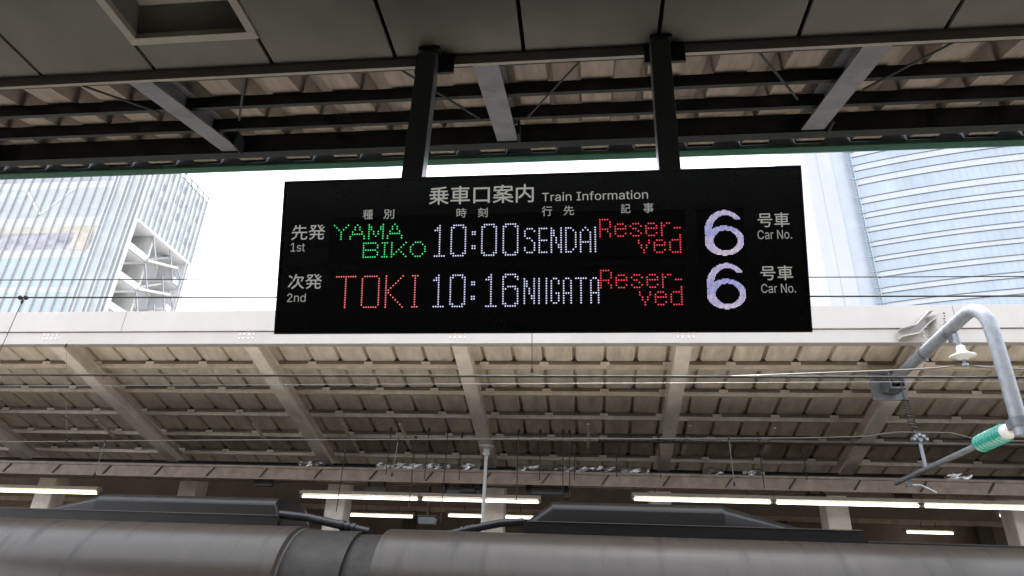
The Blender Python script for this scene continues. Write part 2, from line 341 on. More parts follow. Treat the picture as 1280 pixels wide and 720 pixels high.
# fixed lettering
# outlines of the lettering: points in thousandths of an em, then faces
GLYPHS={
'乗車口案内':('1435,234 1435,-29 1461,-29 1461,208 1562,208 1545,134 1470,63 1481,53 1489,43 1545,88 1575,137 1623,90 1660,47 1682,64 1637,112 1583,162 1587,186 1589,208 1691,208 1691,7 1689,0 1682,-2 1661,-2 1626,-1 1632,-14 1636,-28 1675,-27 1701,-23 1713,-13 1717,7 1717,234 1589,234 1589,294 1563,294 1563,234 1069,81 1069,58 1191,58 1132,22 1062,-2 1071,-12 1079,-23 1151,6 1211,49 1211,-28 1238,-28 1238,51 1300,6 1374,-24 1382,-12 1391,-2 1320,22 1260,58 1383,58 1383,81 1238,81 1238,110 1211,110 1211,81 1201,288 1214,268 1078,268 1078,217 1103,217 1103,245 1349,245 1349,217 1374,217 1374,268 1242,268 1233,282 1223,296 1283,187 1262,166 1234,149 1196,156 1158,163 1170,175 1182,187 1117,150 1158,143 1197,136 1140,125 1072,119 1077,109 1082,97 1169,108 1238,127 1300,112 1349,96 1371,114 1324,128 1267,142 1292,162 1312,187 1380,187 1380,209 1202,209 1212,221 1221,234 1197,241 1186,225 1173,209 1073,209 1073,187 1155,187 1136,167 745,257 745,-19 772,-19 772,11 979,11 979,-18 1007,-18 1007,257 772,37 772,231 979,231 979,37 405,212 405,76 511,76 511,47 369,47 369,23 511,23 511,-29 538,-29 538,23 683,23 683,47 538,47 538,76 646,76 646,212 538,212 538,238 671,238 671,262 538,262 538,294 511,294 511,262 379,262 379,238 511,238 511,212 431,134 511,134 511,98 431,98 538,134 620,134 620,98 538,98 431,190 511,190 511,154 431,154 538,190 620,190 620,154 538,154 161,133 161,93 111,93 111,133 161,156 111,156 111,195 161,195 187,133 239,133 239,93 187,93 187,156 187,195 239,195 239,156 283,289 173,274 41,265 45,254 47,243 103,245 161,249 161,218 39,218 39,195 85,195 85,156 20,156 20,133 85,133 85,93 34,93 34,70 141,70 82,31 14,3 24,-8 32,-19 101,13 161,57 161,-28 187,-28 187,57 248,11 317,-21 326,-9 336,2 267,30 208,70 319,70 319,93 265,93 265,133 331,133 331,156 265,156 265,195 314,195 314,218 187,218 187,251 248,258 301,268','34,32,33 34,31,32 1,3,0 3,34,0 3,31,34 3,30,31 3,4,30 4,17,30 17,18,30 18,29,30 1,2,3 5,17,4 5,16,17 19,29,18 5,15,16 5,10,15 10,14,15 5,9,10 11,14,10 6,9,5 11,13,14 12,13,11 6,7,9 7,8,9 20,29,19 20,28,29 21,28,20 24,22,23 22,28,21 24,28,22 24,27,28 25,27,24 25,26,27 59,70,71 60,70,59 60,69,70 62,64,61 64,60,61 64,69,60 64,68,69 64,65,68 65,67,68 62,63,64 66,67,65 101,99,100 101,98,99 102,98,101 102,97,98 104,102,103 104,97,102 104,96,97 104,95,96 105,95,104 106,78,105 78,95,105 106,77,78 72,95,78 73,94,72 94,95,72 73,93,94 106,76,77 79,76,106 74,93,73 79,75,76 74,92,93 79,74,75 80,74,79 80,92,74 81,92,80 81,91,92 82,87,81 87,91,81 87,90,91 82,86,87 88,90,87 83,86,82 84,86,83 88,89,90 58,56,57 58,55,56 85,86,84 36,58,35 36,55,58 36,54,55 36,53,54 37,53,36 38,43,37 43,52,37 52,53,37 43,46,52 46,51,52 43,45,46 47,51,46 38,42,43 44,45,43 47,50,51 39,42,38 48,49,47 49,50,47 39,40,42 40,41,42 108,116,107 116,114,107 116,117,114 117,113,114 108,115,116 118,113,117 108,110,115 110,118,115 110,111,118 111,113,118 108,109,110 112,113,111 142,140,141 142,139,140 144,142,143 144,139,142 144,138,139 144,137,138 145,137,144 146,136,145 136,137,145 146,135,136 120,155,119 155,146,119 155,135,146 155,134,135 155,159,134 159,160,134 160,133,134 120,158,155 156,159,155 157,159,156 157,162,159 161,133,160 120,147,158 147,157,158 147,162,157 147,161,162 147,151,161 151,152,161 152,133,161 120,150,147 148,151,147 149,151,148 149,154,151 153,133,152 120,149,150 120,154,149 120,153,154 120,133,153 121,133,120 122,132,121 132,133,121 122,131,132 124,122,123 124,131,122 124,130,131 124,129,130 125,129,124 126,128,125 128,129,125 126,127,128 180,226,179 181,226,180 181,225,226 182,225,181 182,224,225 183,224,182 183,185,224 185,223,224 183,184,185 186,223,185 188,186,187 188,223,186 188,222,223 188,221,222 189,221,188 190,169,189 169,221,189 190,168,169 170,221,169 167,176,170 176,221,170 167,175,176 177,221,176 178,220,177 220,221,177 178,219,220 192,190,191 192,168,190 192,167,168 192,175,167 192,178,175 192,219,178 192,218,219 192,217,218 193,217,192 194,166,193 166,217,193 194,165,166 163,217,166 164,171,163 171,217,163 164,174,171 172,217,171 173,216,172 216,217,172 173,215,216 196,194,195 196,165,194 196,164,165 196,174,164 196,173,174 196,215,173 196,214,215 196,213,214 197,213,196 198,203,197 203,212,197 212,213,197 203,206,212 206,211,212 198,202,203 204,206,203 204,205,206 207,211,206 199,202,198 207,210,211 199,200,202 200,201,202 208,209,207 209,210,207'),
'種':('152,187 152,75 224,75 224,50 148,50 148,29 224,29 224,1 128,1 128,-21 338,-21 338,1 250,1 250,29 326,29 326,50 250,50 250,75 324,75 324,187 250,187 250,211 331,211 331,232 250,232 250,258 293,263 331,270 314,290 236,279 147,263 150,252 186,254 224,256 224,232 137,232 137,211 224,211 224,187 175,123 224,123 224,95 175,95 250,123 300,123 300,95 250,95 175,168 224,168 224,140 175,140 250,168 300,168 300,140 250,140 126,289 76,273 15,261 20,251 23,241 48,244 74,249 74,195 17,195 17,171 71,171 44,110 10,60 17,49 23,36 50,77 74,128 74,-27 100,-27 100,124 118,100 132,80 148,101 125,125 100,149 100,171 144,171 144,195 100,195 100,255 124,262 145,269','29,27,28 56,86,55 86,27,29 57,86,56 30,27,86 30,26,27 57,85,86 30,25,26 31,25,30 57,84,85 58,84,57 31,33,25 33,24,25 31,32,33 34,24,33 58,61,84 61,83,84 59,61,58 59,60,61 62,83,61 36,34,35 36,24,34 36,23,24 36,22,23 37,22,36 38,21,37 21,22,37 38,20,21 64,62,63 64,83,62 64,82,83 64,81,82 1,47,0 47,38,0 47,20,38 47,19,20 47,48,19 48,51,19 51,52,19 52,18,19 65,81,64 66,80,65 80,81,65 66,79,80 1,50,47 49,51,48 49,54,51 53,18,52 66,71,79 71,78,79 1,39,50 39,49,50 39,54,49 39,53,54 39,40,53 40,43,53 43,44,53 44,18,53 66,70,71 72,74,71 74,78,71 74,77,78 72,73,74 75,77,74 1,42,39 41,43,40 41,46,43 45,18,44 67,70,66 75,76,77 1,41,42 1,46,41 1,45,46 1,18,45 67,68,70 68,69,70 2,18,1 3,17,2 17,18,2 3,16,17 5,3,4 5,16,3 5,15,16 5,14,15 6,14,5 7,13,6 13,14,6 7,12,13 9,7,8 9,12,7 9,11,12 9,10,11'),
'別':('57,255 147,255 147,187 57,187 33,278 33,163 72,163 58,67 12,-11 22,-19 30,-29 72,29 91,102 149,102 143,27 131,-4 124,-5 108,-5 84,-3 89,-15 91,-27 116,-27 134,-27 147,-24 157,-16 167,20 174,114 174,121 94,125 96,144 97,163 172,163 172,278 208,252 208,58 233,58 233,252 293,287 293,7 291,0 284,-2 264,-2 231,-2 236,-15 241,-28 280,-27 304,-23 316,-13 320,7 320,287','38,49,37 38,48,49 34,36,33 34,35,36 39,48,38 39,47,48 40,47,39 43,41,42 41,47,40 43,47,41 43,46,47 44,46,43 44,45,46 5,0,4 0,32,4 0,1,32 1,31,32 5,3,0 2,31,1 5,2,3 5,31,2 6,31,5 7,30,6 30,31,6 7,29,30 7,28,29 7,12,28 12,27,28 12,26,27 12,13,26 13,25,26 7,11,12 14,25,13 8,11,7 8,9,11 9,10,11 15,25,14 15,24,25 19,17,18 16,24,15 19,16,17 19,24,16 20,24,19 20,23,24 20,22,23 21,22,20'),
'時':('102,146 102,65 51,65 51,146 102,169 51,169 51,247 102,247 27,271 27,12 51,12 51,41 127,41 127,271 156,73 182,42 200,12 223,25 203,55 177,85 221,294 221,252 147,252 147,229 221,229 221,185 133,185 133,161 267,161 267,121 134,121 134,98 267,98 266,-2 242,-3 213,-3 218,-15 222,-28 257,-27 279,-23 290,-14 293,3 293,98 334,98 334,121 293,121 293,161 338,161 338,185 247,185 247,229 323,229 323,252 247,252 247,294','21,54,20 21,53,54 23,21,22 23,53,21 23,52,53 23,51,52 24,51,23 25,50,24 50,51,24 25,49,50 27,25,26 27,49,25 27,48,49 27,47,48 28,47,27 29,46,28 46,47,28 29,45,46 31,29,30 31,45,29 31,44,45 31,43,44 32,43,31 33,42,32 42,43,32 33,41,42 14,18,19 15,18,14 15,17,18 16,17,15 33,40,41 36,34,35 34,40,33 36,40,34 36,39,40 37,39,36 37,38,39 9,6,8 6,13,8 6,7,13 7,12,13 9,5,6 4,12,7 9,3,5 3,4,5 3,0,4 0,12,4 9,2,3 1,12,0 9,11,2 11,1,2 11,12,1 9,10,11'),
'刻':('161,202 151,185 140,168 69,165 94,194 118,227 210,227 210,251 138,251 128,273 114,296 90,289 101,270 109,251 19,251 19,227 88,227 65,195 49,176 38,167 29,162 34,149 37,138 56,141 121,146 76,104 23,72 32,62 40,51 122,111 185,195 184,136 115,53 21,-5 30,-16 37,-27 91,4 140,43 171,14 195,-12 214,5 188,31 157,59 185,91 208,126 298,290 298,6 296,0 290,-2 272,-2 242,-2 247,-14 251,-27 287,-26 309,-22 320,-13 324,6 324,290 235,254 235,58 260,58 260,254','46,57,45 46,56,57 59,61,58 59,60,61 47,56,46 47,55,56 48,55,47 51,49,50 49,55,48 51,55,49 51,54,55 52,54,51 52,53,54 11,9,10 12,9,11 12,8,9 13,8,12 15,13,14 15,8,13 15,7,8 15,6,7 16,6,15 17,5,16 5,6,16 17,4,5 1,30,0 18,4,17 1,29,30 18,3,4 2,29,1 19,3,18 3,24,2 24,29,2 20,3,19 20,24,3 21,24,20 22,23,21 23,24,21 25,29,24 32,44,31 32,43,44 25,28,29 26,27,25 27,28,25 32,42,43 32,41,42 33,37,32 37,41,32 33,36,37 38,41,37 38,40,41 39,40,38 33,34,36 34,35,36'),
'行':('137,176 137,151 255,151 255,6 253,0 246,-2 225,-2 191,-1 196,-14 200,-27 241,-26 266,-23 278,-13 282,6 282,151 334,151 334,176 152,273 152,248 325,248 325,273 93,294 57,254 12,218 20,208 28,197 76,237 119,284 107,219 63,161 9,113 19,102 27,91 47,108 67,127 67,-29 93,-29 93,156 114,183 132,210','18,20,17 18,19,20 22,27,21 22,26,27 23,26,22 23,24,26 24,25,26 29,39,28 29,38,39 29,37,38 30,37,29 30,34,37 34,36,37 30,33,34 35,36,34 31,33,30 31,32,33 1,16,0 1,15,16 2,15,1 3,14,2 14,15,2 3,13,14 4,13,3 4,12,13 5,12,4 8,6,7 6,12,5 8,12,6 8,11,12 9,11,8 9,10,11'),
'先':('162,294 162,239 100,239 107,260 113,280 86,286 67,227 36,173 47,167 58,161 75,186 90,214 162,214 162,144 21,144 21,118 113,118 90,42 16,-8 26,-18 33,-30 114,29 140,118 207,118 207,15 215,-15 246,-22 271,-22 296,-22 324,-9 334,44 321,49 310,55 306,12 293,3 271,3 249,3 236,5 233,15 233,118 329,118 329,144 188,144 188,214 304,214 304,239 188,239 188,294','1,47,0 1,46,47 6,4,5 6,3,4 6,2,3 6,1,2 6,46,1 6,45,46 6,44,45 7,11,6 11,44,6 7,10,11 12,44,11 13,43,12 43,44,12 13,42,43 7,8,10 8,9,10 15,13,14 15,42,13 15,41,42 15,40,41 16,40,15 17,22,16 22,40,16 17,21,22 23,40,22 24,39,23 39,40,23 24,38,39 33,31,32 33,30,31 33,29,30 18,21,17 18,19,21 19,20,21 25,38,24 25,37,38 34,29,33 25,36,37 25,35,36 25,34,35 25,29,34 25,28,29 26,28,25 27,28,26'),
'記':('29,93 29,-25 53,-25 53,-9 138,-9 138,93 53,72 115,72 115,13 53,13 32,190 32,169 137,169 137,190 25,141 25,120 144,120 144,141 15,239 15,218 155,218 155,239 56,285 73,263 85,241 106,254 94,275 76,296 170,275 170,250 289,250 289,160 174,160 174,21 184,-13 221,-21 255,-21 290,-21 325,-6 336,51 324,56 312,62 306,15 288,4 255,4 223,4 205,7 201,21 201,135 289,135 289,116 315,116 315,275','11,13,10 11,12,13 15,17,14 15,16,17 19,21,18 19,20,21 22,26,27 23,26,22 23,25,26 24,25,23 29,52,28 29,30,52 30,51,52 31,51,30 33,48,32 48,31,32 48,49,31 49,51,31 33,47,48 50,51,49 42,40,41 42,39,40 42,38,39 34,47,33 34,46,47 43,38,42 34,45,46 34,44,45 34,43,44 34,38,43 34,37,38 35,37,34 36,37,35 1,6,0 6,5,0 6,7,5 7,4,5 1,9,6 8,4,7 1,3,9 3,8,9 3,4,8 1,2,3'),
'事':('47,46 47,25 161,25 161,1 159,-5 152,-7 133,-7 104,-7 109,-18 113,-29 149,-28 172,-25 184,-16 187,1 187,25 271,25 271,10 298,10 298,72 334,72 334,93 298,93 298,137 187,137 187,162 292,162 292,224 187,224 187,244 327,244 327,266 187,266 187,294 161,294 161,266 23,266 23,244 161,244 161,224 60,224 60,162 161,162 161,137 50,137 50,118 161,118 161,93 17,93 17,72 161,72 161,46 85,205 161,205 161,180 85,180 187,205 266,205 266,180 187,180 187,118 271,118 271,93 187,93 187,72 271,72 271,46 187,46','34,32,33 34,31,32 36,34,35 36,31,34 36,30,31 36,29,30 37,29,36 38,28,37 28,29,37 38,27,28 40,51,39 51,38,39 51,27,38 51,26,27 51,52,26 52,55,26 55,56,26 56,25,26 40,54,51 53,55,52 53,58,55 57,25,56 40,53,54 40,58,53 40,57,58 40,25,57 41,25,40 42,24,41 24,25,41 42,23,24 44,42,43 44,23,42 44,22,23 44,45,22 45,59,22 59,60,22 60,21,22 46,59,45 46,62,59 61,21,60 48,46,47 48,62,46 48,61,62 48,21,61 48,20,21 48,19,20 49,19,48 50,63,49 63,19,49 50,66,63 64,19,63 65,18,64 18,19,64 65,17,18 1,50,0 1,66,50 1,65,66 1,2,65 2,14,65 14,15,65 15,17,65 3,14,2 3,13,14 16,17,15 4,13,3 4,12,13 5,12,4 8,6,7 6,12,5 8,12,6 8,11,12 9,11,8 9,10,11'),
'先発':('660,250 636,228 610,205 598,218 586,232 613,253 638,276 618,290 598,270 575,249 563,270 553,293 530,286 563,223 608,170 444,170 486,215 516,272 494,279 394,279 394,256 481,256 467,232 449,209 428,227 406,244 389,230 412,211 432,193 397,166 360,147 369,137 376,127 403,141 429,158 429,145 466,145 466,98 385,92 385,68 464,68 441,26 378,-9 387,-19 395,-30 466,14 491,68 554,68 554,12 561,-18 591,-26 614,-26 637,-26 664,-13 673,32 661,36 650,43 646,7 635,-1 614,-1 595,-1 583,1 581,12 581,68 665,68 665,92 581,92 581,145 622,145 622,158 646,141 672,127 680,139 690,150 656,167 624,190 652,212 679,236 493,145 554,145 554,92 493,92 162,294 162,239 100,239 107,260 113,280 86,286 67,227 36,173 47,167 58,161 75,186 90,214 162,214 162,144 21,144 21,118 113,118 90,42 16,-8 26,-18 33,-30 114,29 140,118 207,118 207,15 215,-15 246,-22 271,-22 296,-22 324,-9 334,44 321,49 310,55 306,12 293,3 271,3 249,3 236,5 233,15 233,118 329,118 329,144 188,144 188,214 304,214 304,239 188,239 188,294','12,10,11 8,6,7 13,10,12 20,18,19 20,17,18 8,5,6 20,21,17 21,16,17 13,9,10 9,5,8 22,16,21 9,4,5 1,77,0 13,4,9 26,24,25 1,76,77 23,16,22 13,3,4 27,24,26 2,76,1 27,23,24 14,3,13 14,2,3 23,15,16 2,75,76 28,23,27 28,15,23 14,75,2 29,15,28 14,74,75 29,14,15 29,74,14 29,69,74 69,73,74 30,34,29 34,69,29 30,33,34 35,69,34 35,68,69 70,73,69 70,72,73 31,33,30 36,68,35 37,78,36 78,68,36 37,81,78 79,68,78 80,67,79 67,68,79 80,66,67 71,72,70 31,32,33 39,37,38 39,81,37 39,80,81 39,66,80 39,65,66 39,64,65 40,64,39 41,46,40 46,64,40 41,45,46 47,64,46 48,63,47 63,64,47 48,62,63 57,55,56 57,54,55 57,53,54 42,45,41 42,43,45 43,44,45 49,62,48 49,61,62 58,53,57 49,60,61 49,59,60 49,58,59 49,53,58 49,52,53 50,52,49 51,52,50 83,129,82 83,128,129 88,86,87 88,85,86 88,84,85 88,83,84 88,128,83 88,127,128 88,126,127 89,93,88 93,126,88 89,92,93 94,126,93 95,125,94 125,126,94 95,124,125 89,90,92 90,91,92 97,95,96 97,124,95 97,123,124 97,122,123 98,122,97 99,104,98 104,122,98 99,103,104 105,122,104 106,121,105 121,122,105 106,120,121 115,113,114 115,112,113 115,111,112 100,103,99 100,101,103 101,102,103 107,120,106 107,119,120 116,111,115 107,118,119 107,117,118 107,116,117 107,111,116 107,110,111 108,110,107 109,110,108'),
'次発':('660,250 636,228 610,205 598,218 586,232 613,253 638,276 618,290 598,270 575,249 563,270 553,293 530,286 563,223 608,170 444,170 486,215 516,272 494,279 394,279 394,256 481,256 467,232 449,209 428,227 406,244 389,230 412,211 432,193 397,166 360,147 369,137 376,127 403,141 429,158 429,145 466,145 466,92 385,92 385,68 464,68 441,26 378,-9 387,-19 395,-30 466,14 491,68 554,68 554,12 561,-18 591,-26 614,-26 637,-26 664,-13 673,32 661,36 650,43 646,7 635,-1 614,-1 595,-1 583,1 581,12 581,68 665,68 665,92 581,92 581,145 622,145 622,158 646,141 672,127 680,139 690,150 656,167 624,190 652,212 679,236 493,145 554,145 554,92 493,92 20,251 57,227 88,202 104,224 73,248 36,270 15,26 39,7 74,60 108,115 88,133 50,74 159,294 136,213 101,149 114,142 126,134 146,168 164,209 293,209 281,172 267,141 279,136 290,130 309,174 326,225 302,235 173,235 180,261 187,289 199,192 199,170 182,81 84,-9 95,-19 104,-29 181,29 217,93 256,21 319,-26 327,-13 336,-2 265,53 227,144 227,157 227,169 227,192','12,10,11 8,6,7 13,10,12 20,18,19 20,17,18 8,5,6 20,21,17 21,16,17 13,9,10 9,5,8 22,16,21 9,4,5 1,77,0 13,4,9 26,24,25 1,76,77 23,16,22 13,3,4 27,24,26 2,76,1 27,23,24 14,3,13 14,2,3 23,15,16 2,75,76 28,23,27 28,15,23 14,75,2 29,15,28 14,74,75 29,14,15 29,74,14 29,69,74 69,73,74 30,34,29 34,69,29 30,33,34 35,69,34 35,68,69 70,73,69 70,72,73 31,33,30 36,68,35 37,78,36 78,68,36 37,81,78 79,68,78 80,67,79 67,68,79 80,66,67 71,72,70 31,32,33 39,37,38 39,81,37 39,80,81 39,66,80 39,65,66 39,64,65 40,64,39 41,46,40 46,64,40 41,45,46 47,64,46 48,63,47 63,64,47 48,62,63 57,55,56 57,54,55 57,53,54 42,45,41 42,43,45 43,44,45 49,62,48 49,61,62 58,53,57 49,60,61 49,59,60 49,58,59 49,53,58 49,52,53 50,52,49 51,52,50 95,111,94 95,110,111 82,86,87 95,109,110 83,86,82 83,85,86 95,108,109 95,107,108 84,85,83 95,101,107 101,106,107 96,100,95 100,101,95 96,99,100 102,106,101 113,128,112 113,127,128 102,105,106 103,104,102 104,105,102 114,127,113 114,126,127 96,97,99 97,98,99 114,125,126 114,119,125 119,124,125 93,91,92 93,90,91 114,118,119 120,124,119 115,118,114 88,90,93 88,89,90 120,123,124 115,116,118 116,117,118 121,122,120 122,123,120'),
'号車':('405,212 405,76 511,76 511,47 369,47 369,23 511,23 511,-29 538,-29 538,23 683,23 683,47 538,47 538,76 646,76 646,212 538,212 538,238 671,238 671,262 538,262 538,294 511,294 511,262 379,262 379,238 511,238 511,212 431,134 511,134 511,98 431,98 538,134 620,134 620,98 538,98 431,190 511,190 511,154 431,154 538,190 620,190 620,154 538,154 22,154 22,130 94,130 83,97 71,67 255,67 244,21 232,0 225,-3 215,-4 191,-3 155,-1 162,-13 165,-26 199,-27 224,-27 241,-25 254,-18 271,13 284,79 285,86 110,91 123,130 327,130 327,154 91,256 258,256 258,209 91,209 65,280 65,186 285,186 285,280','23,21,22 23,20,21 25,23,24 25,20,23 25,19,20 25,18,19 26,18,25 27,17,26 17,18,26 27,16,17 1,36,0 36,27,0 36,16,27 36,15,16 36,40,15 40,41,15 41,14,15 1,39,36 37,40,36 38,40,37 38,43,40 42,14,41 1,28,39 28,38,39 28,43,38 28,42,43 28,32,42 32,33,42 33,14,42 1,31,28 29,32,28 30,32,29 30,35,32 34,14,33 1,30,31 1,35,30 1,34,35 1,14,34 2,14,1 3,13,2 13,14,2 3,12,13 5,3,4 5,12,3 5,11,12 5,10,11 6,10,5 7,9,6 9,10,6 7,8,9 74,69,73 69,76,73 69,70,76 70,75,76 74,72,69 71,75,70 74,71,72 74,75,71 45,68,44 45,67,68 46,67,45 47,66,46 66,67,46 47,65,66 48,65,47 48,64,65 48,63,64 48,49,63 49,62,63 50,62,49 51,62,50 51,61,62 52,61,51 56,54,55 53,61,52 56,53,54 56,61,53 57,61,56 57,60,61 57,59,60 58,59,57'),
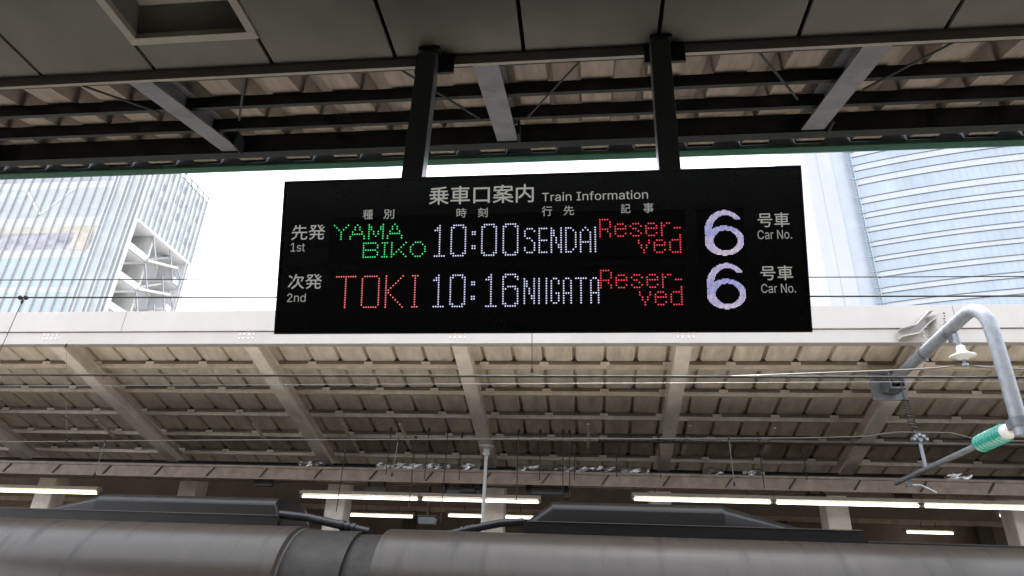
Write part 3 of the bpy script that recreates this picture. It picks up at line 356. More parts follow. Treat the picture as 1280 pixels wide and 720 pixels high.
'Train Information':('5421,227 5421,0 5360,0 5360,379 5419,379 5419,287 5410,287 5431,332 5459,362 5494,379 5535,384 5571,380 5602,369 5628,349 5648,321 5660,285 5664,240 5664,0 5603,0 5603,235 5598,275 5580,304 5553,323 5517,329 5491,326 5468,317 5449,303 5434,283 5424,257 5099,-8 5051,-2 5009,16 4974,46 4948,85 4932,133 4926,187 4932,243 4948,291 4974,330 5009,360 5051,378 5099,384 5148,378 5191,360 5225,330 5251,291 5268,243 5273,187 5268,133 5251,85 5225,46 5191,16 5148,-2 5099,46 5134,51 5162,66 5184,89 5199,117 5208,151 5211,187 5208,224 5199,258 5184,287 5162,310 5134,325 5099,330 5065,325 5037,310 5016,287 5001,258 4991,224 4988,187 4991,151 5001,117 5016,89 5037,66 5065,51 4809,443 4793,446 4779,455 4770,468 4767,483 4770,499 4779,512 4793,521 4809,524 4826,521 4839,512 4849,499 4852,483 4849,468 4839,455 4826,446 4778,0 4778,379 4839,379 4839,0 4702,379 4702,327 4505,327 4505,379 4563,471 4624,471 4624,98 4627,76 4634,61 4648,53 4668,50 4675,50 4683,51 4692,52 4700,54 4711,2 4701,-1 4690,-3 4678,-4 4666,-4 4623,2 4590,21 4570,52 4563,93 4269,-9 4234,-5 4203,5 4177,22 4157,45 4144,73 4139,108 4142,138 4152,161 4167,179 4186,193 4209,203 4234,211 4261,216 4287,220 4318,224 4343,227 4361,230 4374,235 4382,243 4384,255 4382,279 4376,297 4364,311 4349,322 4329,329 4305,331 4279,329 4258,322 4240,313 4227,301 4216,288 4209,274 4150,291 4166,322 4187,346 4213,364 4242,375 4272,382 4303,384 4324,383 4348,379 4372,372 4395,360 4415,343 4431,320 4442,290 4446,251 4446,0 4385,0 4381,52 4373,38 4361,25 4345,12 4324,1 4299,-6 4279,45 4311,49 4337,59 4357,74 4372,93 4381,115 4384,138 4384,190 4379,186 4368,182 4355,179 4340,176 4325,173 4309,171 4295,169 4284,168 4263,164 4243,159 4226,150 4212,139 4204,124 4201,105 4203,87 4211,72 4223,61 4239,52 4258,47 3552,0 3552,379 3611,379 3611,295 3617,323 3632,346 3650,363 3671,376 3694,384 3718,386 3756,380 3786,361 3808,331 3820,295 3812,295 3821,321 3836,343 3856,361 3880,375 3907,383 3936,386 3967,383 3996,372 4021,354 4040,328 4052,296 4056,255 4056,0 3995,0 3995,254 3989,289 3972,313 3947,326 3918,330 3894,328 3873,320 3857,307 3844,290 3837,270 3834,247 3834,0 3773,0 3773,260 3768,288 3752,311 3728,326 3699,330 3677,328 3657,320 3639,307 3625,289 3616,266 3613,238 3613,0 3293,0 3293,379 3352,379 3352,321 3370,347 3392,367 3421,380 3453,385 3461,385 3469,384 3477,384 3483,384 3483,322 3470,324 3459,325 3447,326 3422,323 3399,315 3380,301 3366,284 3357,262 3354,237 3354,0 3032,-8 2984,-2 2942,16 2907,46 2881,85 2864,133 2859,187 2864,243 2881,291 2907,330 2942,360 2984,378 3032,384 3081,378 3123,360 3158,330 3184,291 3200,243 3206,187 3200,133 3184,85 3158,46 3123,16 3081,-2 3032,46 3067,51 3095,66 3117,89 3132,117 3141,151 3144,187 3141,224 3132,258 3117,287 3095,310 3067,325 3032,330 2998,325 2970,310 2948,287 2933,258 2924,224 2921,187 2924,151 2933,117 2948,89 2970,66 2998,51 2799,379 2799,327 2578,327 2578,379 2652,0 2652,432 2656,461 2667,486 2684,505 2706,519 2732,527 2759,530 2778,529 2793,527 2806,524 2814,521 2799,468 2786,472 2777,473 2766,474 2742,470 2726,460 2716,443 2713,419 2713,0 2275,227 2275,0 2214,0 2214,379 2273,379 2273,287 2264,287 2285,332 2314,362 2349,379 2389,384 2425,380 2456,369 2482,349 2502,321 2514,285 2519,240 2519,0 2457,0 2457,235 2452,275 2434,304 2407,323 2371,329 2346,326 2322,317 2303,303 2288,283 2278,257 1892,0 1892,57 1979,57 1979,452 1892,452 1892,509 2130,509 2130,452 2044,452 2044,57 2130,57 2130,0 1377,227 1377,0 1316,0 1316,379 1375,379 1376,287 1366,287 1387,332 1416,362 1451,379 1491,384 1527,380 1559,369 1584,349 1604,321 1617,285 1621,240 1621,0 1560,0 1560,235 1554,275 1537,304 1509,323 1474,329 1448,326 1424,317 1405,303 1390,283 1380,257 1181,443 1164,446 1151,455 1141,468 1138,483 1141,499 1151,512 1164,521 1181,524 1197,521 1211,512 1220,499 1223,483 1220,468 1211,455 1197,446 1150,0 1150,379 1211,379 1211,0 868,-9 833,-5 802,5 776,22 755,45 742,73 738,108 741,138 751,161 766,179 785,193 808,203 833,211 859,216 886,220 917,224 941,227 960,230 973,235 981,243 983,255 981,279 974,297 963,311 948,322 928,329 903,331 878,329 857,322 839,313 825,301 815,288 808,274 749,291 765,322 786,346 812,364 841,375 871,382 902,384 923,383 947,379 971,372 994,360 1014,343 1030,320 1041,290 1044,251 1044,0 984,0 980,52 972,38 960,25 944,12 923,1 898,-6 878,45 910,49 936,59 956,74 971,93 980,115 983,138 983,190 977,186 967,182 954,179 939,176 923,173 908,171 894,169 883,168 862,164 842,159 825,150 811,139 802,124 800,105 802,87 810,72 822,61 837,52 857,47 501,0 501,379 560,379 560,321 579,347 601,367 629,380 662,385 669,385 678,384 686,384 692,384 692,322 679,324 667,325 656,326 630,323 608,315 589,301 574,284 565,262 562,237 562,0 32,452 32,509 417,509 417,452 257,452 257,0 193,0 193,452','9,11,10 9,12,11 2,4,3 2,6,4 6,5,4 8,12,9 8,13,12 7,13,8 7,23,13 23,14,13 6,25,7 25,24,7 24,23,7 22,14,23 21,14,22 21,15,14 6,26,25 20,15,21 6,27,26 2,28,6 28,27,6 20,16,15 19,16,20 2,0,28 19,17,16 18,17,19 2,1,0 40,42,41 39,42,40 39,43,42 38,43,39 38,44,43 37,66,38 66,65,38 65,44,38 65,64,44 64,45,44 37,67,66 63,45,64 37,68,67 62,45,63 36,68,37 62,46,45 36,69,68 61,46,62 36,70,69 60,46,61 35,70,36 60,47,46 35,71,70 59,47,60 34,71,35 34,72,71 58,47,59 58,48,47 34,73,72 57,48,58 57,49,48 33,73,34 33,74,73 56,49,57 33,75,74 55,49,56 32,75,33 55,50,49 32,76,75 54,50,55 32,53,76 53,50,54 32,50,53 31,50,32 31,51,50 30,51,31 30,52,51 29,52,30 93,95,94 93,96,95 84,86,85 83,86,84 83,87,86 82,87,83 82,88,87 81,88,82 81,89,88 80,89,81 80,90,89 79,90,80 79,91,90 78,91,79 78,92,91 77,92,78 120,102,101 120,103,102 99,97,100 99,98,97 120,104,103 119,104,120 119,105,104 119,106,105 110,112,111 119,107,106 109,112,110 118,107,119 108,112,109 107,112,108 118,112,107 117,112,118 116,112,117 116,113,112 116,114,113 116,115,114 159,161,160 159,162,161 158,162,159 158,163,162 157,163,158 157,164,163 156,164,157 156,165,164 155,165,156 155,147,165 147,166,165 155,148,147 146,166,147 155,149,148 145,166,146 155,150,149 154,150,155 144,166,145 144,167,166 154,151,150 143,167,144 154,152,151 142,167,143 153,152,154 142,168,167 141,168,142 140,168,141 140,169,168 139,169,140 138,184,139 184,169,139 137,184,138 136,184,137 135,184,136 134,184,135 133,184,134 132,184,133 131,184,132 130,184,131 130,185,184 183,169,184 130,186,185 130,187,186 129,187,130 129,188,187 129,189,188 129,190,189 129,191,190 129,192,191 129,193,192 129,194,193 128,194,129 128,195,194 128,196,195 128,197,196 182,169,183 127,197,128 127,198,197 181,169,182 126,198,127 126,199,198 180,171,181 171,169,181 126,200,199 179,171,180 125,200,126 125,201,200 125,202,201 178,171,179 125,203,202 178,172,171 170,169,171 177,172,178 125,177,203 125,172,177 124,172,125 124,173,172 124,174,173 123,174,124 123,175,174 122,175,123 122,176,175 121,176,122 212,214,213 223,225,224 211,214,212 222,225,223 222,226,225 211,215,214 204,206,205 204,207,206 210,215,211 221,226,222 221,227,226 209,215,210 220,227,221 209,216,215 220,228,227 208,250,209 250,216,209 219,237,220 237,228,220 250,249,216 249,217,216 208,251,250 219,238,237 236,228,237 236,229,228 208,252,251 219,239,238 235,229,236 248,217,249 207,252,208 218,239,219 207,253,252 218,240,239 234,229,235 247,218,248 218,217,248 207,254,253 218,241,240 234,230,229 204,255,207 255,254,207 247,241,218 247,242,241 233,230,234 246,242,247 246,243,242 204,256,255 245,243,246 233,231,230 232,231,233 245,244,243 204,257,256 264,266,265 264,267,266 264,268,267 264,269,268 264,270,269 263,270,264 258,260,259 258,261,260 262,270,263 261,273,262 273,272,262 272,271,262 271,270,262 261,274,273 261,275,274 258,278,261 278,277,261 277,276,261 276,275,261 258,279,278 258,280,279 292,294,293 291,294,292 291,295,294 290,295,291 290,296,295 289,318,290 318,317,290 317,296,290 317,316,296 316,297,296 289,319,318 315,297,316 289,320,319 314,297,315 288,320,289 314,298,297 288,321,320 313,298,314 288,322,321 312,298,313 287,322,288 312,299,298 287,323,322 311,299,312 286,323,287 286,324,323 310,299,311 310,300,299 286,325,324 309,300,310 309,301,300 285,325,286 285,326,325 308,301,309 285,327,326 307,301,308 284,327,285 307,302,301 284,328,327 306,302,307 284,305,328 305,302,306 284,302,305 283,302,284 283,303,302 282,303,283 282,304,303 281,304,282 339,341,340 339,342,341 338,342,339 338,343,342 338,344,343 338,345,344 337,345,338 336,347,337 347,346,337 346,345,337 335,348,336 348,347,336 335,349,348 335,350,349 334,350,335 334,351,350 334,352,351 333,352,334 333,353,352 331,329,332 331,330,329 363,365,364 363,366,365 356,358,357 356,360,358 360,359,358 362,366,363 362,367,366 361,367,362 361,377,367 377,368,367 360,379,361 379,378,361 378,377,361 376,368,377 375,368,376 375,369,368 360,380,379 374,369,375 360,381,380 356,382,360 382,381,360 374,370,369 373,370,374 356,354,382 373,371,370 372,371,373 356,355,354 387,389,388 387,390,389 386,390,387 385,391,386 391,390,386 385,392,391 383,385,384 383,392,385 383,393,392 383,394,393 404,406,405 404,407,406 397,399,398 397,401,399 401,400,399 403,407,404 403,408,407 402,408,403 402,418,408 418,409,408 401,420,402 420,419,402 419,418,402 417,409,418 416,409,417 416,410,409 401,421,420 415,410,416 401,422,421 397,423,401 423,422,401 415,411,410 414,411,415 397,395,423 414,412,411 413,412,414 397,396,395 440,442,441 440,443,442 431,433,432 430,433,431 430,434,433 429,434,430 429,435,434 428,435,429 428,436,435 427,436,428 427,437,436 426,437,427 426,438,437 425,438,426 425,439,438 424,439,425 482,484,483 482,485,484 481,485,482 481,486,485 480,486,481 480,487,486 479,487,480 479,488,487 478,488,479 478,470,488 470,489,488 478,471,470 469,489,470 478,472,471 468,489,469 478,473,472 477,473,478 467,489,468 467,490,489 477,474,473 466,490,467 477,475,474 465,490,466 476,475,477 465,491,490 464,491,465 463,491,464 463,492,491 462,492,463 461,507,462 507,492,462 460,507,461 459,507,460 458,507,459 457,507,458 456,507,457 455,507,456 454,507,455 453,507,454 453,508,507 506,492,507 453,509,508 453,510,509 452,510,453 452,511,510 452,512,511 452,513,512 452,514,513 452,515,514 452,516,515 452,517,516 451,517,452 451,518,517 451,519,518 451,520,519 505,492,506 450,520,451 450,521,520 504,492,505 449,521,450 449,522,521 503,494,504 494,492,504 449,523,522 502,494,503 448,523,449 448,524,523 448,525,524 501,494,502 448,526,525 501,495,494 493,492,494 500,495,501 448,500,526 448,495,500 447,495,448 447,496,495 447,497,496 446,497,447 446,498,497 445,498,446 445,499,498 444,499,445 533,535,534 533,536,535 533,537,536 533,538,537 533,539,538 532,539,533 527,529,528 527,530,529 531,539,532 530,542,531 542,541,531 541,540,531 540,539,531 530,543,542 530,544,543 527,547,530 547,546,530 546,545,530 545,544,530 527,548,547 527,549,548 550,552,551 550,553,552 557,553,550 556,554,557 554,553,557 556,555,554'),
'1st':('1022,379 1022,327 825,327 825,379 883,471 944,471 944,98 947,76 954,61 968,53 988,50 995,50 1003,51 1012,52 1020,54 1031,2 1021,-1 1010,-3 998,-4 986,-4 943,2 910,21 890,52 883,93 635,-8 598,-5 565,3 537,18 515,38 498,63 489,94 547,107 558,79 577,60 603,49 634,45 670,50 698,62 715,81 721,103 718,121 707,136 690,147 665,155 602,170 557,186 525,208 506,237 500,274 504,305 518,332 540,354 568,370 602,381 640,384 676,381 707,372 732,358 752,339 767,316 777,290 721,277 711,298 696,316 673,328 640,333 609,329 584,317 567,299 562,277 565,258 577,243 597,232 625,223 682,209 728,194 759,171 778,142 784,107 780,75 765,47 743,24 713,6 677,-5 76,0 76,55 391,55 391,0 276,509 276,0 212,0 212,448 86,358 86,427 198,509','23,5,4 23,6,5 2,0,3 2,1,0 23,7,6 22,7,23 22,8,7 22,9,8 13,15,14 22,10,9 12,15,13 21,10,22 11,15,12 10,15,11 21,15,10 20,15,21 19,15,20 19,16,15 19,17,16 19,18,17 53,55,54 53,56,55 52,56,53 52,57,56 51,57,52 51,58,57 50,58,51 50,65,58 65,59,58 50,66,65 64,59,65 49,66,50 49,67,66 63,59,64 49,68,67 63,60,59 62,60,63 48,68,49 48,69,68 61,60,62 48,70,69 47,70,48 47,71,70 47,72,71 46,72,47 46,73,72 46,74,73 46,75,74 45,75,46 45,76,75 44,76,45 44,77,76 43,77,44 42,77,43 41,77,42 41,78,77 40,78,41 39,78,40 30,32,31 39,79,78 38,79,39 29,32,30 37,79,38 29,33,32 37,80,79 28,33,29 36,80,37 28,34,33 35,80,36 28,35,34 35,81,80 28,81,35 27,81,28 27,82,81 26,82,27 26,83,82 25,83,26 25,24,83 93,88,94 93,91,88 91,89,88 93,92,91 90,89,91 84,86,85 84,87,86'),
'2nd':('1058,-8 1013,-2 974,16 942,45 917,84 902,133 897,189 902,245 918,293 942,332 975,361 1014,378 1058,384 1090,381 1116,373 1135,360 1150,346 1161,331 1173,319 1173,509 1235,509 1235,0 1175,0 1175,59 1169,59 1161,46 1150,31 1135,17 1115,4 1090,-5 1067,47 1099,51 1126,65 1147,86 1162,115 1171,150 1174,189 1171,229 1162,263 1147,291 1126,312 1099,325 1067,330 1034,325 1007,311 986,290 971,261 962,227 959,189 962,151 971,117 987,88 1008,66 1035,51 567,227 567,0 506,0 506,379 565,379 565,287 555,287 577,332 605,362 640,379 680,384 717,380 748,369 774,349 794,321 806,285 810,240 810,0 749,0 749,235 743,275 726,304 699,323 663,329 637,326 614,317 594,303 579,283 570,257 64,0 64,47 234,229 261,257 282,282 299,305 311,327 318,348 320,371 317,397 308,419 293,436 273,449 250,457 224,460 196,457 172,447 153,433 139,413 130,390 127,362 66,362 71,405 86,442 111,473 143,496 182,511 225,516 268,511 306,497 337,474 361,445 376,411 381,372 378,345 371,318 357,290 336,259 306,223 267,180 153,57 389,57 389,0','18,20,19 18,21,20 11,13,12 11,14,13 10,14,11 10,15,14 9,15,10 9,16,15 9,17,16 8,43,9 43,42,9 42,17,9 42,18,17 41,18,42 40,18,41 8,44,43 40,39,18 39,38,18 38,21,18 8,45,44 7,45,8 7,46,45 37,21,38 7,47,46 6,47,7 36,21,37 6,48,47 6,49,48 35,21,36 5,49,6 5,50,49 34,21,35 4,50,5 4,51,50 33,23,34 23,21,34 4,52,51 32,23,33 3,52,4 3,53,52 31,24,32 24,23,32 31,25,24 22,21,23 3,30,53 30,25,31 3,25,30 3,26,25 2,26,3 2,27,26 2,28,27 1,28,2 1,29,28 0,29,1 63,65,64 63,66,65 56,58,57 56,60,58 60,59,58 62,66,63 62,67,66 61,67,62 61,77,67 77,68,67 60,79,61 79,78,61 78,77,61 76,68,77 75,68,76 75,69,68 60,80,79 74,69,75 60,81,80 56,82,60 82,81,60 74,70,69 73,70,74 56,54,82 73,71,70 72,71,73 56,55,54 109,111,110 109,112,111 108,112,109 108,113,112 107,113,108 107,114,113 106,98,107 98,97,107 97,96,107 96,114,107 95,114,96 106,99,98 94,114,95 106,100,99 94,115,114 105,100,106 93,115,94 105,101,100 92,115,93 105,102,101 92,116,115 104,102,105 91,116,92 104,103,102 91,117,116 90,117,91 89,117,90 89,118,117 88,118,89 88,119,118 87,119,88 87,120,119 86,120,87 86,121,120 85,121,86 84,121,85 84,122,121 84,123,122 84,124,123 84,125,124 83,125,84'),
'Car No.':('2380,-4 2363,-1 2348,9 2338,24 2334,41 2338,59 2348,73 2363,83 2380,87 2398,83 2412,73 2422,59 2426,41 2422,24 2412,9 2398,-1 2077,-8 2028,-2 1986,16 1952,46 1926,85 1909,133 1904,187 1909,243 1926,291 1952,330 1986,360 2028,378 2077,384 2126,378 2168,360 2203,330 2229,291 2245,243 2251,187 2245,133 2229,85 2203,46 2168,16 2126,-2 2077,46 2112,51 2140,66 2161,89 2177,117 2186,151 2189,187 2186,224 2177,258 2161,287 2140,310 2112,325 2077,330 2043,325 2015,310 1993,287 1978,258 1969,224 1966,187 1969,151 1978,117 1993,89 2015,66 2043,51 1406,0 1406,509 1482,509 1689,183 1698,169 1709,151 1721,130 1734,107 1760,55 1751,54 1749,81 1747,108 1746,134 1745,157 1745,178 1745,195 1745,509 1809,509 1809,0 1733,0 1548,290 1536,310 1524,331 1510,354 1494,381 1476,413 1454,452 1465,454 1467,417 1468,384 1470,354 1470,328 1471,307 1471,291 1471,0 952,0 952,379 1011,379 1011,321 1029,347 1052,367 1080,380 1112,385 1120,385 1129,384 1137,384 1143,384 1138,323 1129,324 1118,325 1106,326 1081,323 1058,315 1039,301 1025,284 1016,262 1013,237 1013,0 670,-9 636,-5 604,5 578,22 558,45 545,73 540,108 544,138 553,161 568,179 588,193 610,203 635,211 662,216 688,220 719,224 744,227 762,230 775,235 783,243 786,255 783,279 777,297 766,311 750,322 730,329 706,331 681,329 659,322 642,313 628,301 617,288 610,274 551,291 567,322 589,346 614,364 643,375 673,382 704,384 726,383 749,379 773,372 796,360 816,343 832,320 843,290 847,251 847,0 787,0 783,52 774,38 762,25 746,12 725,1 700,-6 680,45 712,49 738,59 759,74 773,93 783,115 786,138 786,190 780,186 770,182 756,179 741,176 726,173 710,171 697,169 686,168 664,164 644,159 627,150 614,139 605,124 602,105 604,87 612,72 624,61 640,52 659,47 267,-7 205,1 150,25 104,63 70,115 48,179 40,254 48,329 70,393 104,445 150,484 205,508 267,516 305,513 340,504 373,490 402,471 427,447 448,418 463,385 473,348 408,348 401,373 389,395 375,413 357,428 337,440 315,449 292,454 267,456 223,450 184,432 150,403 125,364 109,314 103,254 109,194 125,145 151,105 184,76 223,59 267,53 292,55 315,60 337,69 357,81 375,96 389,114 401,136 408,160 473,160 463,124 448,91 428,62 402,38 373,19 341,5 305,-4','7,9,8 6,9,7 6,10,9 5,10,6 5,11,10 4,11,5 4,12,11 3,12,4 3,13,12 2,13,3 2,14,13 1,14,2 1,15,14 0,15,1 27,29,28 26,29,27 26,30,29 25,30,26 25,31,30 24,53,25 53,52,25 52,31,25 52,51,31 51,32,31 24,54,53 50,32,51 24,55,54 49,32,50 23,55,24 49,33,32 23,56,55 48,33,49 23,57,56 47,33,48 22,57,23 47,34,33 22,58,57 46,34,47 21,58,22 21,59,58 45,34,46 45,35,34 21,60,59 44,35,45 44,36,35 20,60,21 20,61,60 43,36,44 20,62,61 42,36,43 19,62,20 42,37,36 19,63,62 41,37,42 19,40,63 40,37,41 19,37,40 18,37,19 18,38,37 17,38,18 17,39,38 16,39,17 64,90,65 90,66,65 90,91,66 91,67,66 79,81,80 79,82,81 92,89,91 89,67,91 64,92,90 92,89,90 64,93,92 88,67,89 64,94,93 87,67,88 86,67,87 64,95,94 85,67,86 64,96,95 84,67,85 64,97,96 64,98,97 83,67,84 78,82,79 83,68,67 77,82,78 83,69,68 76,82,77 83,70,69 75,82,76 83,71,70 74,82,75 83,74,71 83,73,74 73,72,74 73,82,74 83,82,73 105,107,106 105,108,107 105,109,108 105,110,109 105,111,110 104,111,105 99,101,100 99,102,101 103,111,104 102,114,103 114,113,103 113,112,103 112,111,103 102,115,114 102,116,115 99,119,102 119,118,102 118,117,102 117,116,102 99,120,119 99,121,120 160,162,161 160,163,162 159,163,160 159,164,163 158,164,159 158,165,164 157,165,158 157,166,165 156,166,157 156,148,166 148,167,166 156,149,148 147,167,148 156,150,149 146,167,147 156,151,150 155,151,156 145,167,146 145,168,167 155,152,151 144,168,145 155,153,152 143,168,144 154,153,155 143,169,168 142,169,143 141,169,142 141,170,169 140,170,141 139,185,140 185,170,140 138,185,139 137,185,138 136,185,137 135,185,136 134,185,135 133,185,134 132,185,133 131,185,132 131,186,185 184,170,185 131,187,186 131,188,187 130,188,131 130,189,188 130,190,189 130,191,190 130,192,191 130,193,192 130,194,193 130,195,194 129,195,130 129,196,195 129,197,196 129,198,197 183,170,184 128,198,129 128,199,198 182,170,183 127,199,128 127,200,199 181,172,182 172,170,182 127,201,200 180,172,181 126,201,127 126,202,201 126,203,202 179,172,180 126,204,203 179,173,172 171,170,172 178,173,179 126,178,204 126,173,178 125,173,126 125,174,173 125,175,174 124,175,125 124,176,175 123,176,124 123,177,176 122,177,123 216,218,217 216,219,218 215,219,216 215,220,219 215,221,220 214,221,215 214,234,221 234,222,221 214,235,234 233,222,234 232,222,233 214,236,235 231,222,232 231,223,222 213,236,214 230,223,231 213,237,236 229,223,230 229,224,223 228,224,229 213,238,237 227,224,228 212,238,213 227,225,224 226,225,227 212,239,238 211,239,212 211,240,239 210,240,211 210,241,240 210,242,241 209,242,210 253,255,254 253,256,255 209,243,242 252,256,253 252,257,256 208,243,209 251,257,252 208,244,243 250,257,251 250,258,257 249,258,250 208,245,244 248,258,249 207,245,208 248,259,258 247,259,248 207,246,245 246,259,247 207,259,246 207,260,259 206,260,207 206,261,260 206,262,261 205,262,206')}
def text_mesh(body):
    a, b = GLYPHS[body]
    return [tuple(float(q)/1000 for q in p.split(',')) for p in a.split()], [[int(q) for q in p.split(',')] for p in b.split()]
def lettering(name, body, x0, y0, x1, y1, off=0., m=None):
    """lettering whose ink fills the box between two points of the board face"""
    a = uv(x0, y0); c = uv(x1, y1); v, f = text_mesh(body)
    xs = [p[0] for p in v]; ys = [p[1] for p in v]
    xa, xb, ya, yb = min(xs), max(xs), min(ys), max(ys)
    b = MB(); th = .0012
    pt = lambda p, o, dx, dy: sp(a[0]+dx+(p[0]-xa)/(xb-xa)*(c[0]-a[0]), a[1]+dy+(yb-p[1])/(yb-ya)*(c[1]-a[1]), o)
    for k, (dx, dy) in enumerate(((-1,0),(1,0),(0,-1),(0,1)) if off else ((0,0),)):      # a little spread makes the strokes bold
        b.add([pt(p, .0015+th+k*.0001, dx*off, dy*off) for p in v], f)
    return b.build(name, m or M_text, ib)
lettering('title_lettering', '乗車口案内', 537, 233.8, 667, 252.8, .0010)
lettering('title_lettering', 'Train Information', 677.5, 241, 810, 248.5, .0)
lettering('heading_lettering', '種', 454, 262.5, 466, 274, .0004, M_text2); lettering('heading_lettering', '別', 480, 262, 492.5, 273.5, .0004, M_text2)
lettering('heading_lettering', '時', 571, 260.5, 583, 272, .0004, M_text2); lettering('heading_lettering', '刻', 597.5, 260, 609.5, 271.5, .0004, M_text2)
lettering('heading_lettering', '行', 677.5, 258, 690, 270, .0004, M_text2); lettering('heading_lettering', '先', 704.5, 257.5, 717.5, 269, .0004, M_text2)
lettering('heading_lettering', '記', 776, 255, 788, 266.5, .0004, M_text2); lettering('heading_lettering', '事', 804, 254, 817, 266, .0004, M_text2)
lettering('row_lettering', '先発', 365.5, 281.5, 406, 299.5, .0005); lettering('row_lettering', '1st', 364, 304, 381, 314.5, 0, M_text2)
lettering('row_lettering', '次発', 361, 343, 402, 361, .0005); lettering('row_lettering', '2nd', 359.5, 367, 382, 377.5, 0, M_text2)
lettering('car_number_lettering', '号車', 946.5, 266.5, 987, 283.5, .0005); lettering('car_number_lettering', 'Car No.', 946.5, 288, 990, 298.5, 0, M_text2)
lettering('car_number_lettering', '号車', 950, 332.5, 991.5, 350, .0005); lettering('car_number_lettering', 'Car No.', 951, 355, 995, 366, 0, M_text2)
# LED words: one dot per lit lamp
def dots(name, m, pts, r):
    b = MB()
    for u, v in pts:
        b.add([sp(u+r*math.cos(2*math.pi*k/8), v+r*math.sin(2*math.pi*k/8), .0036) for k in range(8)], [tuple(range(8))])
    return b.build(name, m, ib)
def word(name, m, glyphs, p0, c1, p1, row=0, r=.0046):
    """one part per lit character; p0 is the dot of column 0, p1 that of column c1 in the same row"""
    a = uv(*p0); pu = (uv(*p1)[0]-a[0])/c1
    for c, rows in glyphs:
        dots(name, m, [(a[0]+(c+i)*pu, a[1]+(row+j)*PV) for j, l in enumerate(rows) for i, ch in enumerate(l) if ch == 'X'], r)
def glue(*gl): return gl
A7 = '...X...|..X.X..|..X.X..|.X...X.|.XXXXX.|X.....X|X.....X'.split('|')
YAMA = glue((0,'X.....X|.X...X.|..X.X..|...X...|...X...|...X...|...X...'.split('|')),(7,A7),(15,'X.....X|XX...XX|XX...XX|X.X.X.X|X.X.X.X|X..X..X|X.....X'.split('|')),(23,A7))
BIKO = glue((13,'XXXXXX.|X.....X|X.....X|XXXXXX.|X.....X|X.....X|XXXXXX.'.split('|')),(21,'XXX|.X.|.X.|.X.|.X.|.X.|XXX'.split('|')),
            (25,'X.....X|X....X.|X...X..|X..X...|X.X.X..|XX...X.|X.....X'.split('|')),(33,'..XXX..|.X...X.|X.....X|X.....X|X.....X|.X...X.|..XXX..'.split('|')))
TOKI = glue((0,['XXXXXXXXX']+['....X']*13),(11,['.XXXXXX.']+['X......X']*12+['.XXXXXX.']),
            (21,['X'+'.'*(k-1)+'X' for k in (7,6,5,4,3,2,1,1,2,3,4,5,6,7)]),(32,['XXX']+['.X.']*12+['XXX']))
ONE = '..X..|.XX..|XXX..'.split('|')+['..X..']*10+['XXXXX']
ZERO = ['.XXXXX.','XX...XX']+['X.....X']*10+['XX...XX','.XXXXX.']
SIX = ['.XXXXX.','XX...XX','X.....X','X......','X......','X.XXXX.','XX...XX']+['X.....X']*5+['XX...XX','.XXXXX.']
COLON = ['..']*3+['XX','XX']+['..']*4+['XX','XX']
T1000 = glue((0,ONE),(7,ZERO),(16,COLON),(20,ZERO),(29,ZERO)); T1016 = glue((0,ONE),(7,ZERO),(16,COLON),(22,ONE),(29,SIX))
N5 = 'X...X|XX..X|XX..X|XX..X|X.X.X|X.X.X|X.X.X|X..XX|X..XX|X...X|X...X'.split('|')
SENDAI = glue((0,'.XXX.|X...X|X....|X....|.XX..|...X.|....X|....X|X...X|X...X|.XXX.'.split('|')),(6,['XXXX']+['X...']*4+['XXXX']+['X...']*4+['XXXX']),
              (11,N5),(17,['XXX..','X..X.']+['X...X']*7+['X..X.','XXX..']),(23,['..X..','.X.X.']+['X...X']*4+['XXXXX']+['X...X']*4),(29,['X']*11))
A4 = ['.XX.']+['X..X']*5+['XXXX']+['X..X']*4
NIIGATA = glue((0,N5),(6,['X']*11),(9,['X']*11),(11,['.XX.','X..X','X..X','X...','X...','X...','X.XX','X..X','X..X','X..X','.XX.']),(16,A4),(21,['XXXXX']+['..X..']*10),(27,A4))
e_ = '.XXX.|X...X|XXXXX|X....|X...X|.XXX.'.split('|')
RESER = glue((0,'XXXX.|X...X|X...X|X...X|XXXX.|X..X.|X...X|X...X'.split('|')),(6,['.....']*2+e_),(12,['.....']*2+'.XXX.|X...X|.XX..|...X.|X...X|.XXX.'.split('|')),(18,['.....']*2+e_),
             (24,['....']*2+'X.XX|XX..|X...|X...|X...|X...'.split('|')),(29,['...']*4+['XXX']))
VED = glue((15,['.....']*2+'X...X|X...X|.X.X.|.X.X.|..X..|..X..'.split('|')),(21,['.....']*2+e_),(27,'....X|....X|.XXXX|X...X|X...X|X...X|X...X|.XXXX'.split('|')))
c_, d_ = uv(550.3,282.4), uv(549.3,320.3); PV = (d_[1]-c_[1])/13
word('led_letter', M_green, YAMA, (418.6,282.2), 39, (532.3,278.6)); word('led_letter', M_green, BIKO, (418.6,282.2), 39, (532.3,278.6), row=8)
word('led_letter', M_redpale, TOKI, (421.2,346.2), 34, (522.3,345.2))
word('led_digit', M_white, T1000, (544.4,282.4), 35, (647.3,279.7)); word('led_digit', M_white, T1016, (542.9,344.5), 35, (647.2,343))
word('led_letter', M_white, SENDAI, (656.2,286.3), 29, (743.9,283.6)); word('led_letter', M_white, NIIGATA, (655.6,348.8), 30, (747.9,347.6))
word('led_letter', M_red, RESER, (749.8,274.9), 31, (849.2,271.7)); word('led_letter', M_red, VED, (749.8,274.9), 31, (849.2,271.7), row=7)
word('led_letter', M_red, RESER, (750.9,338.4), 31, (850.8,336.6)); word('led_letter', M_red, VED, (750.9,338.4), 31, (850.8,336.6), row=7)
